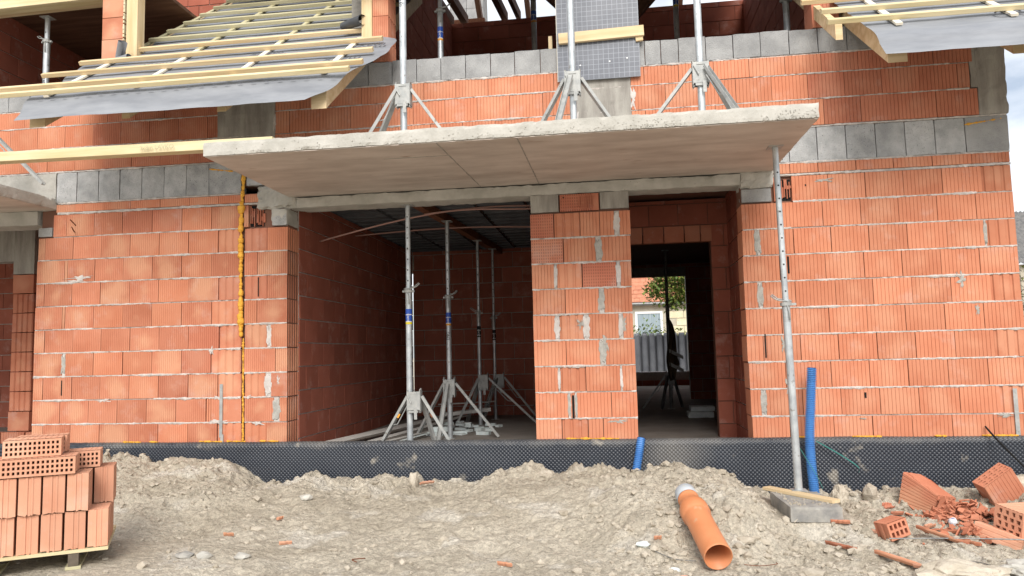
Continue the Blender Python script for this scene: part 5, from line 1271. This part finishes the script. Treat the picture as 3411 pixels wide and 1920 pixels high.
def shard_verts(rr, s, th=.009, ridge=True, elong=1.0):
    n = rr.randint(4, 6); pts = []
    for k in range(n):
        a = 2*math.pi*(k+rr.uniform(-.3, .3))/n; r_ = s*rr.uniform(.6, 1.1); pts.append((r_*math.cos(a)*elong, r_*math.sin(a)))
    return pts
def shard_obj(loc, rot, L, W_, seed, m, label):
    """curved strip of broken clay wall with a rib along one side"""
    rr = random.Random(seed); mb = MB()
    n = 9; vs = []; fs = []; th = .010
    prof = [(-W_/2, .018), (-W_/2+.012, .0), (W_*.1, .0), (W_*.2, .012), (W_*.3, 0), (W_/2, .004)]
    for i in range(n+1):
        x_ = -L/2+L*i/n; e0 = rr.uniform(-.006, .006); tap = 1-.35*(abs(i/n-.5)*2)**3
        for (a, b) in prof: vs.append((x_, a*tap+e0, b))
        for (a, b) in reversed(prof): vs.append((x_, a*tap+e0, b-th))
    q = len(prof)*2
    for i in range(n):
        for k in range(q): fs.append((i*q+k, i*q+(k+1) % q, (i+1)*q+(k+1) % q, (i+1)*q+k))
    fs.append(tuple(range(q))); fs.append(tuple(n*q+k for k in range(q)))
    mb.add(vs, fs); o = mb.ob('brick_shard', m); place(o, loc, rot); return tag(o, label, 'brick shard', 'brick shards on the earth')
def SH(x_, y_, L, W_, rz, label, m='brick', dz=.02, rx=0, ry=0, seed=None):
    return shard_obj((x_, y_, gz(x_, y_)+dz), (rx, ry, rz), L, W_, seed or int(abs(x_*100+y_*10)), M[m], label)
SH(2.53, -2.14, .36, .07, -42, 'long curved brick strip lying on the earth at lower right', dz=.03, ry=8)
SH(2.24, -1.86, .24, .045, -52, 'narrow brick splinter on the slope below the concrete slab', dz=.025)
SH(2.98, -1.58, .34, .06, -46, 'long brick strip leaning left of the rubble, crossed by the rebar', dz=.04, ry=10)
SH(3.08, -1.62, .26, .05, -50, 'second long brick strip beside the first, under the rebar', dz=.03)
SH(2.56, -1.38, .13, .05, -50, 'short flat brick chip above the small holed corner', m='brick_pale')
SH(2.82, -1.22, .13, .03, -20, 'thin pale brick splinter in front of the large slotted block', m='brick_pale')
SH(2.36, -1.42, .13, .06, -15, 'flat brick chip directly in front of the concrete slab', m='brick')
SH(2.86, -.92, .10, .07, 40, 'cracked brick shell on the clods right of the concrete slab', m='brick_c', dz=.05, rx=30)
SH(2.89, -1.02, .08, .06, 10, 'lower brick fragment under the cracked shell, right of the slab', m='brick_c', dz=.03)
SH(2.68, -2.30, .30, .06, -38, 'flat brick strip at the bottom edge right of the curved strip', m='brick_pale', dz=.015)
SH(-2.55+.35, -1.72, .08, .02, 2, 'small red brick chip on the earth right of the pallet, nearer the wall', dz=.012)
SH(-1.96, -1.35, .05, .04, 60, 'small brick chip high on the left earth mound', dz=.02)
SH(-1.68, -1.85, .09, .04, 20, 'pale red chip in the middle of the bare earth left of centre', m='brick_pale', dz=.012)
SH(-.95, -.50, .14, .035, 40, 'broken brick piece leaning on the membrane beside the tall clod', m='brick_pale', dz=.03, rx=20)
SH(.05, -2.45, .10, .035, -20, 'orange brick chip at the bottom centre of the bare earth', dz=.012)
SH(1.12, -2.52, .09, .05, 12, 'small orange brick flake left of the pipe mouth', m='brick_pale', dz=.012)
SH(1.02, -2.10, .05, .03, 12, 'tiny red brick crumb left of the orange pipe', dz=.012)
SH(3.05, -1.20, .08, .06, 30, 'square brick flake right of the large block foot', m='brick_pale')
SH(3.12, -1.34, .12, .07, -8, 'ribbed brick flake in the middle of the rubble', m='brick')
SH(3.38, -2.06, .20, .06, 8, 'whitish tile strip near the right edge', m='brick_pale')
# heap of crumbled clay
mb = MB(); rr = random.Random(12)
for k in range(300):
    t = rr.random()
    cx_, cy_ = (3.38, -.92) if t < .6 else ((3.48, -1.05) if t < .8 else (3.24, -1.40))
    x_ = rr.gauss(cx_, .14); y_ = rr.gauss(cy_, .10); s_ = rr.uniform(.014, .048)
    if t > .97: x_ = rr.uniform(2.0, 3.8); y_ = rr.uniform(-2.4, -.8); s_ *= .5
    elif y_ > -.5: continue
    hgt = .11*math.exp(-((x_-cx_)**2+(y_-cy_)**2)/.03)
    pts = shard_verts(rr, s_); Mx = Matrix.Translation((x_, y_, gz(x_, y_)+rr.uniform(0, 1)*hgt+.01))@Matrix.Rotation(rr.uniform(0, 6.28), 4, 'Z')@Matrix.Rotation(rr.gauss(0, .7), 4, 'X')@Matrix.Rotation(rr.gauss(0, .5), 4, 'Y')
    mb.prism(pts, -.004, .005, M=Mx)
o = mb.ob('brick_rubble', M['brick']); tag(o, 'heap of small crumbled clay pieces between the broken blocks', 'rubble', kind='stuff')
mb = MB(); bmx = bmesh.new(); bmesh.ops.create_icosphere(bmx, subdivisions=2, radius=.032)
for v_ in bmx.verts: v_.co *= 1+.18*noise.noise(v_.co*60)
me = bpy.data.meshes.new('paper_ball'); bmx.to_mesh(me); bmx.free(); me.materials.append(M['paper'])
o = link('paper_ball', me, loc=(3.24, -1.13, gz(3.24, -1.13)+.035)); tag(o, 'crumpled white printed paper ball beside the large broken block', 'paper')

# stones: individually visible
def stone(x_, y_, s, label, m='stone', seed=0, fl=.6, el=1.3, rz=0):
    bmx = bmesh.new(); bmesh.ops.create_icosphere(bmx, subdivisions=4 if s > .07 else 2, radius=1)
    for v_ in bmx.verts:
        n_ = noise.noise(v_.co*1.3+Vector((seed*3, seed, 0)))*.35+noise.noise(v_.co*3+Vector((seed, 0, 5)))*.18+noise.noise(v_.co*8+Vector((seed, 3, 5)))*.09+noise.noise(v_.co*19+Vector((seed, 3, 5)))*.04; v_.co *= 1+n_; v_.co = Vector((v_.co.x*s*el, v_.co.y*s, v_.co.z*s*fl))
    me = bpy.data.meshes.new('stone'); bmx.to_mesh(me); bmx.free(); me.materials.append(M[m])
    o = link('stone', me, loc=(x_, y_, gz(x_, y_)+s*fl*.3), rot=(0, 0, rz)); return tag(o, label, 'stone', 'stones on the earth')
stone(-1.92, -.92, .045, 'pale grey stone on top of the left earth mound', seed=1)
stone(-2.22, -2.28, .050, 'dark grey stone on the earth right of the pallet, left of a lighter one', m='paver', seed=2)
stone(-2.06, -2.30, .045, 'bluish grey stone right of the darker stone near the pallet', seed=3)
stone(-1.82, -2.24, .048, 'light grey stone right of the bluish stone near the pallet', seed=4)
stone(.92, -2.16, .035, 'white stone left of the middle of the orange pipe', seed=5, m='polystyrene')
stone(2.75, -2.42, .17, 'big grey earth lump at the lower right bottom edge', m='clod', seed=6, fl=.5, el=1.5)
stone(3.16, -2.36, .13, 'bluish grey rock at the bottom right corner', m='stone', seed=7, fl=.5)
stone(-1.10, -.42, .060, 'tall upright clod standing against the membrane left of centre', m='clod', seed=8, fl=1.6, el=.8)
stone(3.95, -.45, .14, 'large earth clod against the membrane at the right edge', m='clod', seed=9, fl=.8)
stone(.12, -.45, .08, 'rounded earth lump on the crest in front of the pillar', m='clod', seed=10, fl=.9)
stone(2.62, -.50, .08, 'upright earth clod right of the tall blue pipe', m='clod', seed=11, fl=1.2, el=.8)
stone(2.86, -.50, .07, 'second upright earth clod between the blue pipe and the broken block', m='clod', seed=12, fl=1.2, el=.8)
stone(1.60, -2.0, .050, 'flat pale stone right of the orange pipe', m='clod', seed=13)
stone(-2.05, -1.55, .05, 'flat pale stone in the hollow right of the brick stack', m='clod', seed=14, fl=.4)
stone(1.10, -2.38, .03, 'bright white pebble left of the pipe mouth', m='polystyrene', seed=15)
stone(1.9, -2.45, .06, 'grey stone at the bottom right of the pipe', m='clod', seed=16)

# things in the rooms -----------------------------------------------------------------------------
for i, (p0, p1, w_, h_, lab) in enumerate((((-2.32, .55, FZ+.07), (-1.55, 4.2, FZ+.10), .20, .010, 'widest white metal panel strip lying along the left wall of the room'),
        ((-2.05, .55, FZ+.03), (-1.35, 3.3, FZ+.12), .10, .010, 'narrow white strip next to the widest strip on the room floor'),
        ((-1.90, .60, FZ+.03), (-1.25, 2.9, FZ+.06), .06, .010, 'thin strip on the room floor right of the narrow strip'),
        ((-1.78, .45, FZ+.02), (-1.35, 2.4, FZ+.05), .05, .008, 'short strip on the room floor near the front prop'),
        ((-1.75, 3.3, FZ+.28), (-.95, 3.5, FZ+.30), .14, .012, 'raised white board lying across behind the second prop'),
        ((-1.70, 3.2, FZ+.14), (-1.0, 3.35, FZ+.20), .16, .05, 'lower white board behind the second prop'))):
    o = beam('panel_strip', p0, p1, w_, h_, M['board'] if i != 3 else M['polystyrene'], None); tag(o, lab, 'panel strip', 'strips on the room floor')
pm = MB(); rr = random.Random(8)
for k in range(26):
    x_, y_ = rr.uniform(-1.55, -.75), rr.uniform(1.7, 3.0); s_ = rr.uniform(.03, .10); z_ = FZ+rr.choice([.0, .0, .05])
    pm.box(-s_, s_, -.03, .05, 0, rr.uniform(.02, .06), Matrix.Translation((x_, y_, z_))@Matrix.Rotation(rr.uniform(-.6, .6), 4, 'Z'))
o = pm.ob('polystyrene_offcuts', M['polystyrene']); tag(o, 'scattered pale polystyrene offcuts on the room floor round the second prop', 'offcuts', kind='stuff')
mb = MB(); rough_box(mb, 1.80, 2.16, 3.75, 4.05, FZ+.005, FZ+.09, .05, .006, 8, chip=.01); rough_box(mb, 1.84, 2.18, 3.80, 4.1, FZ+.093, FZ+.165, .05, .006, 8, chip=.01)
o = mb.ob('polystyrene_slab', M['polystyrene']); tag(o, 'grey white polystyrene slabs on the floor inside the doorway', 'slab')
# vest on the prop
vp = MB(); vs = []; fs = []
nn_ = 14
for i in range(nn_):
    t = i/(nn_-1)
    for k in range(9):
        a = k/8; wd = .03+.24*t if t < .75 else .21-.6*(t-.75)
        vs.append((1.70-.02+wd*a+.03*math.sin(t*7), 5.52+.03*math.sin(a*9+t*3), 1.42-1.05*t+.05*a*math.sin(t*9)))
for i in range(nn_-1):
    for k in range(8): q = i*9+k; fs.append((q, q+1, q+10, q+9)); 
vp.add(vs, fs); vest = vp.ob('safety_vest', M['orange_shirt'], smooth=True); tag(vest, 'dark work vest with pale reflective bands hung on the doorway prop', 'vest')
sm = vest.modifiers.new('s', 'SOLIDIFY'); sm.thickness = .012
for zc_ in (.62, .84):
    rb = MB(); rb.add([(1.69, 5.488, zc_+.06), (1.92, 5.488, zc_-.06), (1.92, 5.488, zc_-.12), (1.69, 5.488, zc_), (1.69, 5.484, zc_+.06), (1.92, 5.484, zc_-.06), (1.92, 5.484, zc_-.12), (1.69, 5.484, zc_)], [(0, 1, 2, 3), (4, 5, 6, 7), (0, 1, 5, 4), (2, 3, 7, 6)])
    r_ = rb.ob('reflective_band', M['reflective'], vest)

# ------------------------------------------------------------------ behind the house, seen through the doorway
tk = empty('ribbed_tank_fence', (2.6, 20, -.5), 'row of grey ribbed plastic panels behind the house seen through the doorway', 'fence')
mb = MB(); mb.box(-1.2, 1.9, .02, .06, 0, 1.9); mb.ob('back_sheet', M['tank'], tk)
for k in range(11):
    mb = MB(); x_ = -1.1+k*.262
    prof = [(0, 0), (.02, -.10), (.07, -.15), (.17, -.15), (.22, -.10), (.24, 0)]
    n = 8; vs = []; fs = []
    for i in range(n+1):
        z_ = 2.0*i/n; sc_ = 1.0 if i < n-1 else (.93 if i == n-1 else .70)
        if i >= n-1: z_ = 1.93 if i == n-1 else 2.0
        for a, b in prof: vs.append((x_+.12+(a-.12)*sc_, b*sc_, z_))
    for i in range(n):
        for q in range(5): c = i*6+q; fs.append((c, c+1, c+7, c+6))
    fs.append(tuple(n*6+q for q in range(6)))
    mb.add(vs, fs); mb.ob('panel', M['tank'], tk, smooth=False)
nb = empty('neighbour_house', (3, 26, 0), 'plastered neighbour house with red tiled roof seen through the doorway', 'house')
mb = MB(); mb.box(-3, 4.5, 0, .3, -.6, 2.88); mb.ob('wall', M['plaster'], nb)
fr = empty('window', (-.65, -.02, 2.05), parent=nb)
mb = MB()
for (a, b, c, d) in ((-.60, -.50, -.75, .55), (.50, .60, -.75, .55), (-.5, .5, .45, .55), (-.5, .5, -.75, -.65)): mb.box(a, b, -.04, .02, c, d)
mb.ob('frame', M['window_white'], fr); mb = MB(); mb.box(-.5, .5, -.004, .004, -.65, .45); mb.ob('pane', M['curtain'], fr)
cl_ = MB(); rr = random.Random(4)
for r_ in range(7):
    for c_ in range(5): x_ = .55+c_*.62+(r_ % 2)*.3-.3; cl_.box(x_, x_+.59, -.03, -.001, .30+r_*.33, .30+r_*.33+.30)
cl_.ob('stone_cladding', M['stoneclad'], nb)
mb = MB(); mb.tube([(-3, -.28, 2.92), (4.5, -.28, 2.92)], .07, 8); mb.ob('gutter', M['steel_dark'], nb)
tl = MB()
for r_ in range(14):
    for c_ in range(22):
        x_ = -1.5+c_*.24+(r_ % 2)*.12; y_ = -.25+r_*.26; z_ = 3.00+r_*.20
        Mx = Matrix.Translation((x_, y_, z_))@Matrix.Rotation(rad(34)+random.Random(r_*31+c_).uniform(-.03, .03), 4, 'X'); tl.box(0, .23, 0, .36, 0, .025, Mx)
me = tl.mesh('roof_tile', M['tile']); rf = MB(); rf.add([(-3, -.3, 2.93), (4.5, -.3, 2.93), (4.5, 4.2, 6.4), (-3, 4.2, 6.4)], [(0, 1, 2, 3)])
ro = rf.ob('roof', M['tile'], nb); to_ = link('roof_tile', me, ro, kind='stuff')
def leaves(name, fn, n, size, mats_, seed, parent):
    rr = random.Random(seed)
    for mi, mm in enumerate(mats_):
        mb = MB()
        for k in range(n//len(mats_)):
            p = fn(rr); s_ = size*rr.uniform(.6, 1.3)
            Mx = Matrix.Translation(p)@Matrix.Rotation(rr.uniform(0, 6.28), 4, 'Z')@Matrix.Rotation(rr.uniform(-1.1, 1.1), 4, 'X')
            mb.add([Mx@Vector(v_) for v_ in ((0, 0, 0), (s_*.35, s_*.5, .01), (0, s_*1.1, 0), (-s_*.35, s_*.5, .01))], [(0, 1, 2, 3)])
        mb.ob(name, mm, parent)
tr = empty('walnut_tree', (4.2, 18, -.6), 'leafy tree branches hanging in front of the neighbour roof', 'tree')
mb = MB(); mb.tube([(0, 0, 0), (-.05, 0, 2.4), (-.2, 0, 4.4)], [.16, .12, .07], 8)
br = [((-.1, 0, 3.0), (-1.1, -.1, 3.75), (-2.2, -.2, 3.45)), ((-.1, 0, 3.4), (-1.0, .1, 4.0), (-2.0, 0, 3.9)), ((-.1, 0, 2.9), (-.9, -.2, 3.4), (-1.6, -.3, 3.15)), ((0, 0, 3.6), (.9, 0, 4.4), (1.6, 0, 4.4))]
for b_ in br: mb.tube(b_, [.05, .03, .012], 6)
mb.ob('trunk', M['bark'], tr)
def bf(rr):
    b_ = rr.choice(br[:3]); t = rr.random()**.7; p = Vector(b_[0]).lerp(Vector(b_[1]), t*2) if t < .5 else Vector(b_[1]).lerp(Vector(b_[2]), t*2-1)
    return p+Vector((rr.gauss(0, .14), rr.gauss(0, .16), rr.gauss(-.08, .15)))
leaves('crown', bf, 3000, .13, [M['leaf'], M['leaf2']], 3, tr)
sh = empty('garden_shrub', (2.2, 22.5, -.5), 'green shrub growing between the ribbed panels and the neighbour house', 'shrub')
leaves('crown', lambda rr: Vector((rr.gauss(0, 1.0), rr.gauss(0, .3), 1.55+abs(rr.gauss(0, .33)))), 1800, .13, [M['leaf'], M['leaf2']], 5, sh)
mb = MB()
for k in range(7): mb.tube([(-1+k*.33, 0, 0), (-1+k*.33, .05, 1.7)], .02, 5)
mb.ob('stem', M['bark'], sh)

# right-hand background
nh = empty('side_house', (16.5, 22, 0), 'old house with grey corrugated roof at the right picture edge', 'house')
mb = MB(); mb.box(-.9, 8, 0, 7, -.6, 3.7); mb.ob('wall', M['plaster'], nh)
mb = MB()
for k in range(60):
    x_ = -1.25+k*.16; mb.add([(x_, -.3, 3.68), (x_+.08, -.3, 3.74), (x_+.16, -.3, 3.68), (x_, 3.5, 6.2), (x_+.08, 3.5, 6.26), (x_+.16, 3.5, 6.2)], [(0, 1, 4, 3), (1, 2, 5, 4)])
mb.ob('roof', M['corrugated'], nh)
vn = empty('climbing_vine', (15.0, 20.5, -.5), 'bare and leafy climbing vine on the fence at the right edge', 'vine')
mb = MB(); rr = random.Random(6)
for k in range(60):
    p = Vector((rr.uniform(-.8, 1.6), rr.uniform(-.2, .2), rr.uniform(.2, 4.0))); mb.tube([p, p+Vector((rr.gauss(0, .4), rr.gauss(0, .1), rr.gauss(0, .4))), p+Vector((rr.gauss(0, .6), 0, rr.gauss(.2, .6)))], .014, 4)
mb.ob('stem', M['bark'], vn); leaves('leaf', lambda rr: Vector((rr.uniform(-.6, 1.6), rr.gauss(0, .2), rr.uniform(.2, 4.1))), 500, .12, [M['leaf'], M['leaf2']], 9, vn)
for k, z_ in enumerate((6.9, 7.3, 7.9, 8.3)):
    mb = MB(); mb.tube(polyline(lambda t: (10+50*t, 38, z_+.8*t-3*t*(1-t)*.6), 20), .022, 4); o = mb.ob('power_line', M['black'], None); tag(o, ['lowest', 'second lowest', 'second highest', 'highest'][k]+' power line at the right edge of the sky', 'power line', 'power lines')
print('BRICKS', brick_count)
